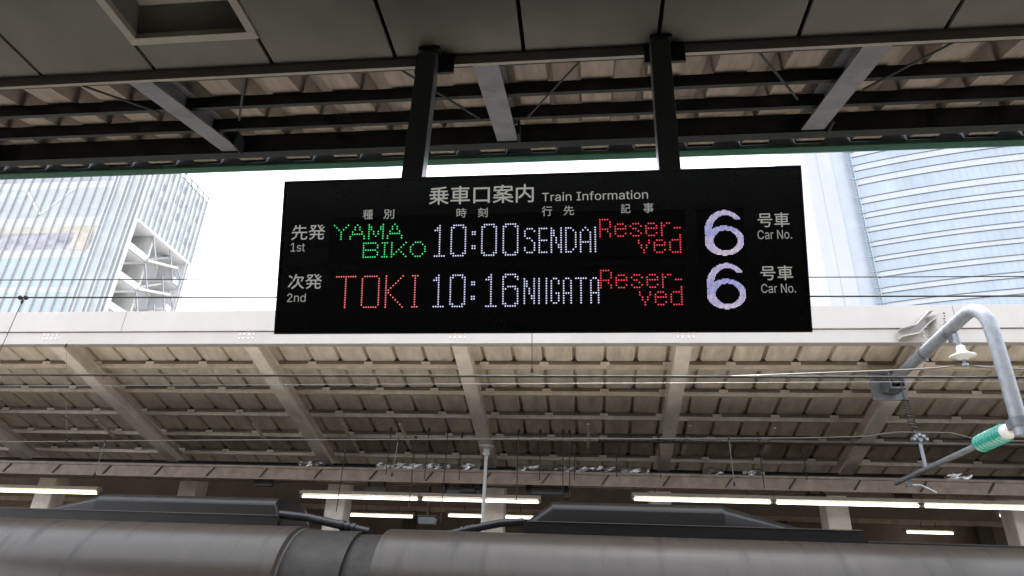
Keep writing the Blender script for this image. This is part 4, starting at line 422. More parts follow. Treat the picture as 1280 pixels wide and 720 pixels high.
def big_six(ox, oy):
    pts = []; tl = uv(865+ox, 255+oy); k = (uv(945+ox,255+oy)[0]-tl[0])/397
    for j in range(41):
        for i in range(34):
            x, y = 68+i*7.4, 48+j*7.35
            o = ((x-190)/122)**2+((y-246)/97)**2 <= 1 and ((x-197)/73)**2+((y-246)/66)**2 > 1
            au = ((x-195)/127)**2+((y-200)/153)**2 <= 1 and ((x-200)/(86-0))**2+((y-200)/121)**2 > 1
            au = au and (y < 205 and (x < 195 or (y < 108 and x < 296)))
            if o or au: pts.append((tl[0]+x*k, tl[1]+y*k))
    o = dots('led_car_number', M_violet, pts, k*2.55)
    o.data.materials.append(M_violet2); o.data.materials.append(M_violet3)
    for q, p in zip(o.data.polygons, pts):
        g_ = 1.3*math.sin(p[1]*19+p[0]*4); q.material_index = 1 if g_ > .9 else 2 if g_ < -.9 else 0
big_six(0, 0); big_six(2.6, 65.6)

# ------------------------------------------------------------------ far canopy
SF = .279; YF = 10.7; ZF = 5.662
fc = thing('platform_canopy', 'beige canopy over the opposite platform with white fascia and many purlins', 'canopy', (0, 16.5, 0))
def zf(Y, h): return ZF + h - SF*(Y-YF)
FX = [1.66+3.93*k for k in range(-6, 7)]
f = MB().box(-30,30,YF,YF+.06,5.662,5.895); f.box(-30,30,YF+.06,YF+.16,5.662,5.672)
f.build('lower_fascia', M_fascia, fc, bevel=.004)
for X in FX:
    for sx in (-1, 1):
        q = MB()
        for dx in (.05,.13):
            for dz in (.07,.15): q.lathe((X+sx*dx,YF+.002,5.70+dz),(X+sx*dx,YF-.016,5.70+dz),[(0,.02),(1,.018)],6)
        q.build('bolt_group', M_farsteel, fc)
f = MB()
for i in range(-6, 7): f.box(1.1+4.9*i+.004, 1.1+4.9*(i+1)-.004, YF-.03, YF+.10, 5.905, 6.315)
f.build('upper_fascia', M_fascia, fc, bevel=.006)
MB().box(-30,30,YF+.0,YF+.05,5.8955,5.9045).build('fascia_joint', M_clip, fc)
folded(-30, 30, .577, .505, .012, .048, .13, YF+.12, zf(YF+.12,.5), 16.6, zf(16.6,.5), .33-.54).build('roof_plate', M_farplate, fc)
PY = [11.08+.9*k for k in range(6)]
seams = [.33+.577*k for k in range(-52, 52)]
for n_, Y in enumerate(PY):
    b = MB(); zt = zf(Y,.5)-.004
    b.prism(channel(Y, zt-.012, .06, .05, .006), (-30,0,0),(30,0,0),(0,1,0),(0,0,1))
    b.build('purlin_web', M_web, fc)
    b = MB(); b.box(-30,30,Y+.03,Y+.036,zt-.15,zt-.005); b.box(-30,30,Y+.036,Y+.125,zt-.15,zt-.144)
    b.build('purlin', M_purlin, fc)
    c = MB()
    for j, X in enumerate(seams):
        if min(abs(X-q) for q in FX) < .2: continue
        c.add([(X-.07,Y-.012,zt-.025),(X+.07,Y-.012,zt-.025),(X+.018,Y-.012,zt+.035),(X-.018,Y-.012,zt+.035),
               (X-.07,Y-.002,zt-.025),(X+.07,Y-.002,zt-.025),(X+.018,Y-.002,zt+.035),(X-.018,Y-.002,zt+.035)],
              [(0,1,2,3),(7,6,5,4),(0,4,5,1),(1,5,6,2),(2,6,7,3),(3,7,4,0)])
    o = c.build('purlin_clip', M_clip, fc); o['kind'] = 'stuff'
    p = MB()
    for j, X in enumerate(seams):
        if j % 2 == 0: p.box(X-.085, X+.085, Y-.01, Y-.001, zt-.1, zt-.03)
    o = p.build('splice_plate', M_purlin, fc); o['kind'] = 'stuff'
# ribs of dark shadow gap are the folded seams themselves; a strap runs along each
upv = Vector((0,SF,1)).normalized()
for X in FX:
    A = Vector((X, YF+.17, zf(YF+.17,.08))); B = Vector((X, 16.4, zf(16.4,.08)))
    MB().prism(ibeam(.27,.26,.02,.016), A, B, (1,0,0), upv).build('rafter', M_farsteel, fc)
    q = MB().box(X-.25, X+.25, 16.35, 16.85, 0, 4.36); q.box(X-.32, X+.32, 16.28, 16.92, 0, .12)
    q.build('column', M_farsteel, fc, bevel=.03)
    A2 = Vector((X, 16.85, zf(16.4,.08))); B2 = Vector((X, 22.6, zf(16.4,.08)+SF*5.75))
    MB().prism(ibeam(.34,.27,.02,.016), A2, B2, (1,0,0), Vector((0,-SF,1)).normalized()).build('rafter', M_farsteel, fc)
MB().box(-30,30,16.42,16.80,4.37,4.62).build('valley_gutter', M_clip, fc)
folded(-30, 30, .577, .45, .03, .067, .13, 16.7, zf(16.4,.5), 22.7, zf(16.4,.5)+SF*6, .33-.47).build('roof_plate', M_farplate, fc)
for k in range(6):
    Y = 17.4+.95*k; zt = zf(16.4,.5)+SF*(Y-16.7)-.004
    MB().prism(channel(Y, zt, .13, .06), (-30,0,0),(30,0,0),(0,1,0),(0,0,1)).build('purlin', M_purlin, fc)
for (a, c) in (((735,530),(738,560)),((863,532),(858,566)),((968,535),(957,567)),((500,530),(518,560)),((428,530),(447,566)),((317,530),(330,556)),((120,525),(150,546))):
    pl = Vector((0,14,zf(14,.33))); nv = Vector((0,SF,1))
    P, Q = onp(*a, pl, nv), onp(*c, pl, nv)
    Q2 = Vector((P.x, Q.y, Q.z))
    MB().bar(P, Q2, .07, .03).build('strut', M_purlin, fc)

# ------------------------------------------------------------------ train
def car(X0, X1, fair, label, strip, hood):
    t = thing('train_car', label, 'train car', ((X0+X1)/2, 10.65, -1.25), 'coupled cars of the grey train')
    prof = []
    for k in range(13):
        a = math.pi/2*k/12; prof.append((10.0-1.03*math.cos(a)**.9, 1.50+.985*math.sin(a)))
    prof[0] = (8.965,1.45)
    left = [(9.0,-.3),(8.96,.4)] + prof; cy_ = 10.65
    left += [(10.3,2.505)]
    full = left + [(2*cy_-y, z) for y, z in reversed(left)]
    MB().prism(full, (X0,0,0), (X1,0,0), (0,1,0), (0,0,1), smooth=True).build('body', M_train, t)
    b = MB()
    b.box(X0+.8, X1-.8, 9.5, 11.8, -1.0, -.31); b.build('underframe', M_clip, t)
    xa, xb, xc, xd, h = fair          # long sloped end, flat top, sloped end
    y0, y1, zb = 10.02, 11.28, 2.42
    top = zb+h; c = .15
    def sec(x, z):
        near = [(y0, zb)] + [(y0+.30*(1-math.cos(math.pi/2*q/7)), max(zb+.002*(q+1), z-c+c*math.sin(math.pi/2*q/7))) for q in range(8)]
        return [(x,y,h_) for y, h_ in near] + [(x,y0+y1-y,h_) for y, h_ in reversed(near)]
    xs = [(xa, zb+.06+.0), (xb, top), (xc, top), (xd, zb+ (.30 if fair[4] > 0 else .3)*0+.08)]
    if hood: xs = [(xa, zb+.07), (xb, top), (xc, top), (xd, zb+.24)] if hood == 1 else [(xa, zb+.26), (xb, top), (xc, top), (xd, zb+.07)]
    vs = []
    for x, z in xs: vs += sec(x, z)
    g = MB()
    for i in range(3): g.add(vs[18*i:18*i+36], [(k, k+1, k+19, k+18) for k in range(17)], True)
    g.add(vs, [tuple(range(18)), tuple(range(54,72))])
    fo = g.build('roof_fairing', M_traindk, t)
    zs_ = zb+h*.42; sa, sb = (xa-1.6, xd) if hood == 1 else (xa, xd)
    MB().box(sa, sb, y0-.008, y0+.05, zb-.06, zs_).build('fairing_skirt', M_traindk, fo)
    MB().box(sa+.05, sb-.02, y0-.022, y0-.0085, zs_+.001, zs_+.011).build('seam_strip', M_wirel, fo)
    if strip:
        MB().box(xd+.002, X1-.4, y0-.05, y1, zb-.03, zb+.10).build('cable_cover', M_traindk, t, bevel=.01)
    return t
xL = atY(350,690,9.2).x; xR = atY(470,680,9.2).x
f0 = [atY(x,630,10.05).x for x in (2,120,345,353)]; f1 = [atY(x,640,10.05).x for x in (656,690,905,1075)]
print('train', xL, xR, f0, f1, atY(230,620,10.1), atY(790,632,10.1), atY(120,652,9.98), atY(790,664,9.98))
HF = atY(230,618,10.12).z-2.42
t0 = car(xL-24, xL, (f0[0],f0[1],f0[2],f0[3],HF), 'grey train car at left with roof fairing ending beside the gangway', False, 1)
t1 = car(xR, xR+24, (f1[0],f1[1],f1[2],f1[3],HF+.05), 'grey train car at right with roof fairing below the board', True, 2)
# gangway hood between the cars
g = thing('gangway_hood', 'dark curved gangway cover filling the gap between the two train cars', 'gangway', ((xL+xR)/2, 10.65, -.3))
prof = [(10.05-.98*math.cos(math.pi/2*k/12), 1.42+1.03*math.sin(math.pi/2*k/12)) for k in range(13)]
left = [(9.07,-.2)]+prof; full = left+[(21.3-y,z) for y, z in reversed(left)]
MB().prism(full, (xL+.03,0,0), (xL+(xR-xL)*.66,0,0), (0,1,0), (0,0,1), smooth=True).build('outer_cover', M_bellows, g)
fulls = [(10.65+(y-10.65)*.955, z-.035 if z > 0 else z) for y, z in full]
MB().prism(fulls, (xL+(xR-xL)*.66+.004,0,0), (xR-.01,0,0), (0,1,0), (0,0,1), smooth=True).build('inner_cover', M_bellows, g)
fr = [(10.65+(y-10.65)*1.012, z+.018) for y, z in full]
MB().prism(fr, (xL+.004,0,0), (xL+.03,0,0), (0,1,0), (0,0,1)).build('edge_ring', M_wirel, g)
# roof cables
def roofcable(pts, r, label):
    t = thing('roof_cable', label, 'cable', tuple(pts[0]), 'black high-voltage cables on the train roof')
    P = [Vector(p) for p in pts]; out = []
    for i in range(len(P)-1):
        for k in range(6):
            s = k/6; out.append(P[i].lerp(P[i+1], s))
    out.append(P[-1])
    MB().tube(out, r, 12).build('sheath', M_cable, t)
    for s in (.80,.86,.93):
        i = int(s*(len(out)-2)); d = (out[i+1]-out[i])
        MB().tube([out[i], out[i]+d.normalized()*.05], r*1.25, 12).build('collar', M_cable, t)
    return t
roofcable([atY(350,643,10.1), atY(385,647,10.1), atY(420,655,10.05), atY(462,665,10.0)], .062, 'black cable sloping from the left fairing down to the gangway')
roofcable([atY(655,652,10.1), atY(625,654,10.1), atY(600,659,10.08), atY(560,668,10.05)], .055, 'black cable sloping from the right fairing down to the roof end')

# ------------------------------------------------------------------ overhead wires
def wire(name, pts, r, m, label, cat='wire', group='overhead wires above the tracks'):
    return tag(MB().tube(pts, r, 6).build(name, m), label, cat, group)
def span(x0, y0, x1, y1, Y, sag=0., ext=14):
    a, b = atY(x0,y0,Y), atY(x1,y1,Y); d = (b-a).normalized(); a = a-d*ext; b = b+d*ext
    return [a.lerp(b, k/24)-Vector((0,0,sag*4*(k/24)*(1-k/24))) for k in range(25)]
wire('overhead_wire', span(0,350,1280,345.5,8.3), .0075, M_wire, 'thin dark overhead wire, highest of all, crossing both glass towers')
wire('overhead_wire', span(0,372,1280,370,8.3), .0115, M_wire, 'dark overhead wire just above the white fascia, carrying two black balls at left')
wire('overhead_wire', span(0,468.5,1280,472,8.6), .016, M_wire, 'thick black overhead wire running below the board across beige purlins')
wire('overhead_wire', span(0,482.5,1000,478,9.8,0,6), .004, M_galvd, 'faint pale overhead wire just under the thick black one')
XB = atY(1118,474,11.5).x
cz = atX(1155,545,XB)
ym = atX(1155,545,XB).y
ins = atY(1206,455,atX(1190,415,XB).y-.05)
w5 = [atY(-300,555,ym), atY(300,550,ym), atY(800,548.5,ym), atY(1000,547.5,ym), atY(1085,545.5,ym), atY(1105,542,ym), atY(1122,540.2,ym), atY(1155,540.4,ym), atY(1188,541,ym), atY(1205,545,ym), atY(1222,550,ym), atY(1280,551.5,ym), atY(1600,556,ym)]
wire('contact_wire', w5, .010, M_wirel, 'grey contact wire with a raised bend beside the teal insulator')
w5b = [atY(-300,558,ym-.1), atY(300,552.5,ym-.1), atY(1000,548.4,ym-.1), atY(1280,549,ym-.1), atY(1600,552,ym-.1)]
w6 = [atY(-300,467.7,ins.y), atY(600,470.1,ins.y), atY(900,470.9,ins.y), atY(1130,462.5,ins.y), atY(1170,460,ins.y), atY(1207,456.5,ins.y), atY(1232,459,ins.y), atY(1290,462,ins.y), atY(1700,475,ins.y)]
wire('overhead_wire', w6, .011, M_wirel, 'pale overhead wire held by the bell insulator under the bent pipe')
# wire sleeve is part of the look of that wire
dp = 'thin dropper wires hanging from overhead wires'
def dropper(a, c, Y, label, r=.005, m=None, bead=None):
    P, Q = atY(*a, Y), atY(*c, Y)
    t = thing('dropper_wire', label, 'dropper wire', tuple(Q), dp)
    MB().tube([P, Q], r, 6).build('strand', m or M_wire, t)
    k = MB().lathe(P+Vector((0,0,.02)), P-Vector((0,0,.05)), [(0,.012),(.5,.02),(1,.008)], 8); k.build('clamp', M_wire if bead is None else bead, t)
    k = MB().lathe(Q+Vector((0,0,.05)), Q-Vector((0,0,.02)), [(0,.008),(.5,.02),(1,.016)], 8); k.build('clamp', M_wire if bead is None else bead, t)
dropper((665,412),(665,464), 8.6, 'short dropper hanging straight below the bottom edge of the black board')
dropper((28,376),(-6,452), 8.3, 'slanting dropper under the two black balls at far left')
dropper((132,551),(118,594), ym, 'dropper with small dark clamp above the left train fairing', .006, M_wirel)
dropper((498,549),(490,594), ym, 'pale dropper left of the white hanging pole, below the board', .006, M_wirel)
dropper((911,547),(918,606), ym, 'pale dropper above the sloped end of the right train fairing', .006, M_wirel)
dropper((83,431),(83,552), 10.6, 'long faint dropper hanging beside the left rafter of the beige canopy', .0022, M_wirel)
c1, c2 = atY(25.5,372,8.3), atY(32.5,372,8.3)
bt = thing('wire_ball', 'pair of small black balls clamped on a wire before left tower', 'insulator', tuple(c1))
MB().ball(c1, .036).build('ball', M_wire, bt); MB().ball(c2, .036).build('ball', M_wire, bt)

# ------------------------------------------------------------------ cantilever bracket at right
cb = thing('catenary_bracket', 'bent galvanised pipe hanging at right with a teal ribbed insulator arm', 'catenary bracket', (XB, 11.5, 5.0))
path = [(1112,480),(1125,468),(1150,447),(1180,421),(1194,409),(1206,402),(1218,401.5),(1230,406),(1240,415),(1247,428),(1254,455),(1262,500),(1270,548)]
P = [atX(x, y, XB) for x, y in path]
# smooth the path
def smooth(P, it=3):
    for _ in range(it):
        Q = [P[0]]
        for a, b in zip(P, P[1:]): Q += [a.lerp(b,.25), a.lerp(b,.75)]
        P = Q+[P[-1]]
    return P
# the pipe as built: level run, bend, plumb drop
zr = sum(p.z for p in P[1:5])/4; yd = sum(p.y for p in P[9:12])/3
PP = [Vector((XB, P[0].y+.15, zr-.06)), Vector((XB, P[2].y, zr)), Vector((XB, yd+.62, zr+.08))]
for k in range(9):
    a = math.pi/2*k/8; PP.append(Vector((XB, yd+.42-.42*math.sin(a), zr+.09-.42+.42*math.cos(a))))
PP += [Vector((XB, yd-.01, zr-.8)), Vector((XB, yd, P[12].z))]
MB().tube(smooth(PP, 2), .088, 20).build('pipe', M_galv, cb)
for i in (2, 3):
    p = atX(path[i][0]+6, path[i][1]-5, XB); p.z = zr+.01+.02*(i-2)
    cl = MB(); cl.lathe(p+Vector((0,.035,0)), p-Vector((0,.035,0)), [(0,.096),(1,.096)], 20); cl.box(p.x-.02,p.x+.02,p.y-.03,p.y+.03,p.z+.09,p.z+.15); cl.box(p.x-.02,p.x+.02,p.y-.03,p.y+.03,p.z-.15,p.z-.09)
    cl.build('clamp', M_galvd, cb)
# gusset on the rafter
q = P[0]
gs = MB(); gs.box(XB-.13,XB+.13,q.y-.30,q.y+.25,zr-.23,zr-.20); gs.box(XB-.13,XB-.105,q.y-.32,q.y+.25,zr-.20,zr+.10); gs.box(XB+.105,XB+.13,q.y-.30,q.y+.25,zr-.20,zr+.12)
gs.box(XB-.3,XB+.28,q.y+.05,q.y+.08,zr-.34,zr+.2)
for dz in (-.2,0,.12):
    gs.lathe((XB-.14,q.y-.2,zr+dz-.05),(XB-.19,q.y-.2,zr+dz-.05),[(0,.022),(1,.02)],6)
gs.build('gusset', M_galvd, cb, bevel=.004)
# drop clamp and strut arm with insulator
pe = Vector((XB, yd, P[12].z+.16))
cl = MB(); cl.lathe(pe+Vector((0,0,.06)), pe-Vector((0,0,.06)), [(0,.1),(1,.1)], 22); cl.box(pe.x-.05,pe.x+.05,pe.y+.08,pe.y+.2,pe.z-.06,pe.z+.06); cl.box(pe.x+.1,pe.x+.16,pe.y-.04,pe.y+.04,pe.z-.05,pe.z+.05)
cl.build('pipe_clamp', M_galvd, cb, bevel=.004)
a0 = Vector((XB, pe.y+.14, pe.z-.04)); a1 = atX(1120,604,XB); 
dirn = (a1-a0); L = dirn.length; dirn.normalize()
i0 = a0+dirn*.04; i1 = a0+dirn*.17; i2 = a0+dirn*.80; i3 = i2+dirn*.06
MB().lathe(i0, i1, [(0,.05),(.15,.08),(.7,.092),(1,.092)], 20).build('insulator_cap', M_porc, cb)
pr_ = [(0,.085)]
n = 8
for k in range(n):
    t = k/n; pr_ += [(t+.004,.066),(t+.045,.070),(t+.055,.114),(t+.08,.116),(t+.10,.068)]
pr_ += [(1,.085)]
MB().lathe(i1, i2, pr_, 24).build('insulator', M_teal, cb)
MB().lathe(i2, i3+dirn*.10, [(0,.075),(.4,.06),(1,.045)], 18).build('insulator_cap', M_galv, cb)
MB().tube([i3, a1], .04, 14).build('arm_tube', M_galv, cb)
# vertical stay between contact wire and arm, spring hanger above it
sY = atX(1156,580,XB)
st_top = atX(1155,548,XB); st_bot = a0+dirn*((sY.y-a0.y)/dirn.y)
MB().bar(Vector((XB, st_bot.y, st_top.z)), st_bot, .05, .025).build('stay', M_galv, cb)
nut = MB()
ctr = Vector((XB, st_bot.y, st_top.z+.03))
for dx, dz in ((-.09,-.01),(.1,-.01),(-.05,.03),(.06,.035),(0,.06),(.0,-.03)):
    nut.lathe(ctr+Vector((dx,-.05,dz)), ctr+Vector((dx,.04,dz)), [(0,.026),(.5,.036),(1,.026)], 8)
nut.bar(ctr+Vector((-.12,0,0)), ctr+Vector((.12,0,.01)), .04, .03); nut.build('wire_clamp', M_galv, cb)
s0 = Vector((XB-.05, st_bot.y+.08, atX(1141,488,XB).z)); s1 = Vector((XB-.03, st_bot.y+.02, ctr.z+.05))
hel = []
for k in range(150):
    t = k/149; a = t*2*math.pi*11; p = s0.lerp(s1, .1+t*.72); hel.append(p+Vector((math.cos(a)*.045, math.sin(a)*.045, 0)))
MB().tube(hel, .014, 6).tube([s0, s0.lerp(s1,.14)], .014, 6).tube([s0.lerp(s1,.8), s1], .016, 6).tube([s0+Vector((0,0,.35)), s0], .012, 6).build('spring', M_rod, cb)
# tail fittings below the arm end
tl = a0+dirn*(L*.86)
ft = MB(); ft.bar(tl, tl+Vector((0,0,-.13)), .05, .03); ft.bar(tl+Vector((-.06,0,-.12)), tl+Vector((.06,0,-.12)), .05, .05); ft.build('arm_fitting', M_galvd, cb)
MB().tube([tl+Vector((0,0,-.12)), tl+Vector((.14,-.05,-.13)), tl+Vector((.30,-.08,-.22)), tl+Vector((.34,-.08,-.25))], .016, 8).build('steady_rod', M_porc, cb)
# bell insulator hung under the pipe
bi = thing('bell_insulator', 'white bell-shaped insulator hanging under the bent pipe at right', 'insulator', tuple(ins))
topi = Vector((ins.x-.02, ins.y, zr-.05))
MB().tube([topi, Vector((ins.x-.01, ins.y, ins.z+.27))], [.045,.03], 10).build('hanger', M_galv, bi)
zb = ins.z+.06
MB().lathe((ins.x,ins.y,zb+.22),(ins.x,ins.y,zb), [(0,.03),(.1,.055),(.4,.06),(.55,.09),(.72,.165),(.8,.165),(.86,.10),(1,.05)], 24).build('bell', M_porc, bi)
MB().lathe((ins.x,ins.y,zb),(ins.x,ins.y,ins.z-.03), [(0,.025),(.5,.022),(.6,.045),(1,.045)], 10).build('wire_grip', M_galv, bi)

# ------------------------------------------------------------------ things on the fascia at right
P0 = atY(1142,408,YF-.05)
kb = thing('channel_bracket', 'cream bent channel bracket bolted on the white fascia beside the pipe', 'bracket', (P0.x, YF-.03, P0.z-.1))
pa = [atY(x,y,YF-.06) for x, y in ((1122,415),(1141,410),(1156,394),(1162,393))]
pb = [atY(x,y,YF-.06) for x, y in ((1124,425),(1144,421),(1158,407),(1164,403))]
b = MB()
for seq, out in ((pa,-.16),(pb,-.16)):
    for u_, v_ in zip(seq, seq[1:]):
        b.hexa([u_, v_, v_+Vector((0,out,0)), u_+Vector((0,out,0)), u_+Vector((0,0,.018)), v_+Vector((0,0,.018)), v_+Vector((0,out,.018)), u_+Vector((0,out,.018))])
b.build('flange', M_fascia, kb)
b = MB()
for k in range(3):
    y_ = YF-.045; b.add([Vector((p.x,y_+dy,p.z)) for dy in (0,.012) for p in (pa[k],pa[k+1],pb[k+1],pb[k])], [(0,1,2,3),(7,6,5,4),(0,4,5,1),(1,5,6,2),(2,6,7,3),(3,7,4,0)])
b.build('web', M_fascia, kb)
p1, p2 = atY(1171,421,YF-.2), atY(1186,393,YF-.2)
pk = thing('marker_plate', 'narrow cream plate with small dark marks beside the pipe bend', 'plate', (p1.x, YF-.03, p1.z))
MB().hexa([(p1.x-.05,YF-.05,p1.z),(p1.x+.05,YF-.30,p1.z),(p1.x+.06,YF-.30,p1.z),(p1.x-.04,YF-.05,p1.z),(p1.x-.02,YF-.05,p2.z),(p1.x+.13,YF-.30,p2.z),(p1.x+.14,YF-.30,p2.z),(p1.x-.01,YF-.05,p2.z)]).build('plate', M_fascia, pk)
b = MB()
for k in range(7):
    z = p1.z+.06+k*.048; x = p1.x+.075+.009*k
    b.box(x-.008+(k % 2)*.012, x+.022, YF-.325, YF-.315, z, z+.02)
b.build('bolt_row', M_clip, pk)

# ------------------------------------------------------------------ services under the far canopy
YD = 15.0
d = thing('cable_duct', 'long brownish cable duct hung below the valley of the beige canopy', 'duct', (0, YD, 3.97))
b = MB(); b.box(-30,30,YD,YD+.5,4.01,4.03); b.box(-30,30,YD-.02,YD,3.97,4.25); b.box(-30,30,YD+.5,YD+.52,3.97,4.25)
b.build('trough', M_duct, d)
MB().box(-30,30,YD-.05,YD-.021,4.215,4.265).box(-30,30,YD-.05,YD-.021,3.965,3.995).build('edge_rail', M_duct, d)
for k in range(-12, 13):
    X = k*1.31+.3
    MB().bar((X-.02,YD-.035,4.0),(X+.14,YD-.035,4.21), .03, .022, up=(0,1,0)).build('stiffener', M_rod, d)
def foil(x0, x1, label):
    b = MB(); n = int((x1-x0)/.09); pts = []; rs = []
    for k in range(n+1):
        pts.append((x0+(x1-x0)*k/n, 15.35+random.uniform(-.015,.015), 4.385+random.uniform(-.012,.012))); rs.append(.088+random.uniform(-.016,.02))
    rs[0] = rs[-1] = .05
    b.tube(pts, rs, 9)
    for i, v in enumerate(b.v): b.v[i] = tuple(c+random.uniform(-.013,.013) for c in v)
    b.sm = [False]*len(b.sm)
    tag(b.build('foil_wrapped_pipe', M_foil), label, 'pipe', 'foil-wrapped pipes above the cable duct')
xs = lambda x: atY(x, 588, 15.35).x
foil(xs(470), xs(600), 'crinkled foil-wrapped pipe left of the white hanging pole')
foil(xs(645), xs(812), 'long crinkled foil-wrapped pipe above the right train fairing')
foil(xs(878), xs(904), 'short foil-wrapped bundle right of the fourth rafter')
foil(xs(928), xs(955), 'short foil-wrapped bundle beside a hanging rod above the duct')
foil(xs(1180), xs(1212), 'small foil-wrapped bundle right of the teal insulator arm end')
foil(xs(372), xs(405), 'small foil-wrapped bundle left of the second rafter end')
b = MB().tube([(-30,15.55,4.36),(30,15.55,4.36)], .10, 10); tag(b.build('black_pipe', M_cable), 'thick black pipe running along the top of the brown duct', 'pipe')
for Y, z, r, lab in ((14.0,4.88,.022,'upper thin dark conduit pipe under the far purlins'),(14.1,4.76,.028,'lower thin dark conduit pipe under the far purlins')):
    tag(MB().tube([(.2,Y,z),(30,Y,z)], r, 8).build('conduit_pipe', M_rod), lab, 'conduit', 'conduits below the beige canopy')
# hanger rods from the purlins to the duct
hx = [(492,512,594),(520,545,640),(538,518,600),(561,525,652),(578,540,600),(649,520,628),(676,528,600),(704,518,615),(712,524,618),(718,556,600),(770,560,596),(945,525,610),(823,545,598),(432,560,640),(1003,560,600)]
names = ['farthest-left of the close rods under the board','rod reaching down past the tubes near the grey hanging box','rod with dark knob under the board centre','long rod passing in front of the middle tube lamp','short rod just left of the third rafter','rod above the left end of the right fairing','thin short rod left of a close pair of rods','left rod of the close pair above the right fairing','right rod of the close pair above the right fairing','short rod just right of a close pair of rods','lone short rod midway between third and fourth rafter','long rod beside the foil bundle on the right','rod leaning on the fourth rafter','rod between the second rafter and the tube lamp','short rod left of the fifth rafter']
for (x, ya, yb), nm in zip(hx, names):
    Y = 14.2; A = atY(x, ya, Y); A.z = min(A.z, zf(Y,.33)); Bz = atY(x, yb, Y).z
    t = thing('hanger_rod', 'dark ' + nm, 'hanger rod', (A.x, Y, Bz), 'thin steel rods hanging below the beige canopy')
    MB().tube([A, (A.x, Y, Bz)], .011, 6).build('rod', M_rod, t)
    MB().lathe(A, A-Vector((0,0,.14)), [(0,.02),(.5,.036),(1,.013)], 8).build('swivel', M_rod, t)
for x0, x1, y, Y, lab in ((395,790,609,15.35,'pale conduit running just below the brown duct over the gangway'),(690,790,603,15.45,'short pale conduit behind the close pair of hanger rods'),(1000,1290,622,15.6,'pale conduit above the right row of tube lamps')):
    p, q_ = atY(x0,y,Y), atY(x1,y,Y); p.z = q_.z
    tag(MB().tube([p,q_], .035, 8).build('conduit_pipe', M_wirel if 'short' in lab else M_farsteel), lab, 'conduit', 'conduits below the beige canopy')
for x, y, wd, lab in ((330,604,.45,'dark junction box under the duct left of the left fairing end'),(585,612,.35,'dark junction box beside the top of the white pole'),(470,612,.5,'dark junction box over the left middle tube lamp'),(1020,621,.4,'dark junction box over the right row near the column'),(1130,620,.3,'dark junction box under the teal insulator arm')):
    p = atY(x,y,15.25)
    t = thing('junction_box', lab, 'junction box', tuple(p), 'junction boxes under the cable duct')
    MB().box(p.x-wd/2,p.x+wd/2,15.2,15.35,p.z-.07,p.z+.06).build('case', M_rod, t, bevel=.01); MB().box(p.x-wd/2+.04,p.x-wd/2+.08,15.25,15.29,p.z+.061,4.0).box(p.x+wd/2-.08,p.x+wd/2-.04,15.25,15.29,p.z+.061,4.0).build('strap', M_rod, t)
# white hanging pole
A = atY(608,566,14.45); 
t = thing('hanging_pole', 'white vertical pole hanging from the third rafter below the board', 'pole', (A.x, 14.45, 2.6))
MB().tube([(A.x,14.45,4.60),(A.x,14.45,2.6)], .040, 14).build('shaft', M_porc, t)
MB().lathe((A.x,14.45,4.69),(A.x,14.45,4.48), [(0,.16),(.15,.16),(.2,.08),(1,.075)], 14).build('socket', M_porc, t)
# blue-grey boxes and hung plates near the centre
for x0, x1, y0, y1, Y, m_, lab in ((550,608,610,616,15.3,M_blueg,'long blue-grey rail box left of the white pole'),(656,712,611,617,15.3,M_blueg,'long blue-grey rail box between hanger rods right of the pole')):
    p, q_ = atY(x0,y1,Y), atY(x1,y0,Y)
    t = thing('rail_box', lab, 'rail box', ((p.x+q_.x)/2, Y, p.z), 'blue-grey rail boxes above the middle tube lamps')
    MB().box(p.x,q_.x,Y,Y+.14,p.z,q_.z).build('housing', m_, t, bevel=.01)
    for s in (.08,.92):
        X = p.x+(q_.x-p.x)*s; MB().box(X-.06,X+.06,Y-.03,Y+.17,p.z-.08,q_.z+.10).build('end_bracket', M_rod, t)
p, q_ = atY(522,655,15.5), atY(544,646,15.5)
t = thing('hanging_box', 'small grey box hung in front of a column under the middle lamps', 'box', (p.x, 15.5, p.z))
MB().box(p.x,q_.x,15.5,15.7,p.z,q_.z).build('housing', M_blueg, t, bevel=.02); MB().box(p.x-.03,q_.x+.03,15.48,15.72,q_.z,q_.z+.03).build('lid', M_rod, t)
MB().tube([((p.x+q_.x)/2,15.6,q_.z),((p.x+q_.x)/2,15.6,4.3)], .03, 8).build('hanger', M_rod, t)

# ------------------------------------------------------------------ tube lamps
lg = 'tube lamps over the opposite platform'
def lamp(x0, x1, Y, z, label, m_=None, r=.03):
    t = thing('tube_lamp', label, 'tube lamp', ((x0+x1)/2, Y, z), lg)
    h = MB(); h.prism([(-.13,.05),(.13,.05),(.06,.13),(-.06,.13)], (x0,Y,z),(x1,Y,z),(0,1,0),(0,0,1)); h.build('housing', M_housing, t)
    MB().tube([(x0+.04,Y,z),(x1-.04,Y,z)], r, 10).build('tube', m_ or M_lamp, t)
    for X in (x0+.03, x1-.03): MB().box(X-.025,X+.025,Y-.03,Y+.03,z-.03,z+.05).build('holder', M_housing, t)
    for X in (x0+.5, x1-.5): MB().tube([(X,Y,z+.13),(X,Y,z+.30)], .012, 6).build('stem', M_rod, t)
    return t
YL = 15.0
def row(xa, xb, y, label, m_=None, r=.027):
    a = atY(xa, y, YL); c = atY(xb, y, YL); zz = atY((xa+xb)/2, y, YL).z
    lamp(a.x, c.x, YL, ROWZ, label, m_, r)
ROWZ = atY(60,614.5,YL).z; row(-40,124,614,'yellowish tube lamp ending beside the top of the left fairing', M_lampg, .036)
ROWZ = atY(525,624,YL).z; row(375,525,624,'left tube lamp of the middle row, over the gangway'); row(526,676,624,'right tube lamp of the middle row, crossed by the white pole')
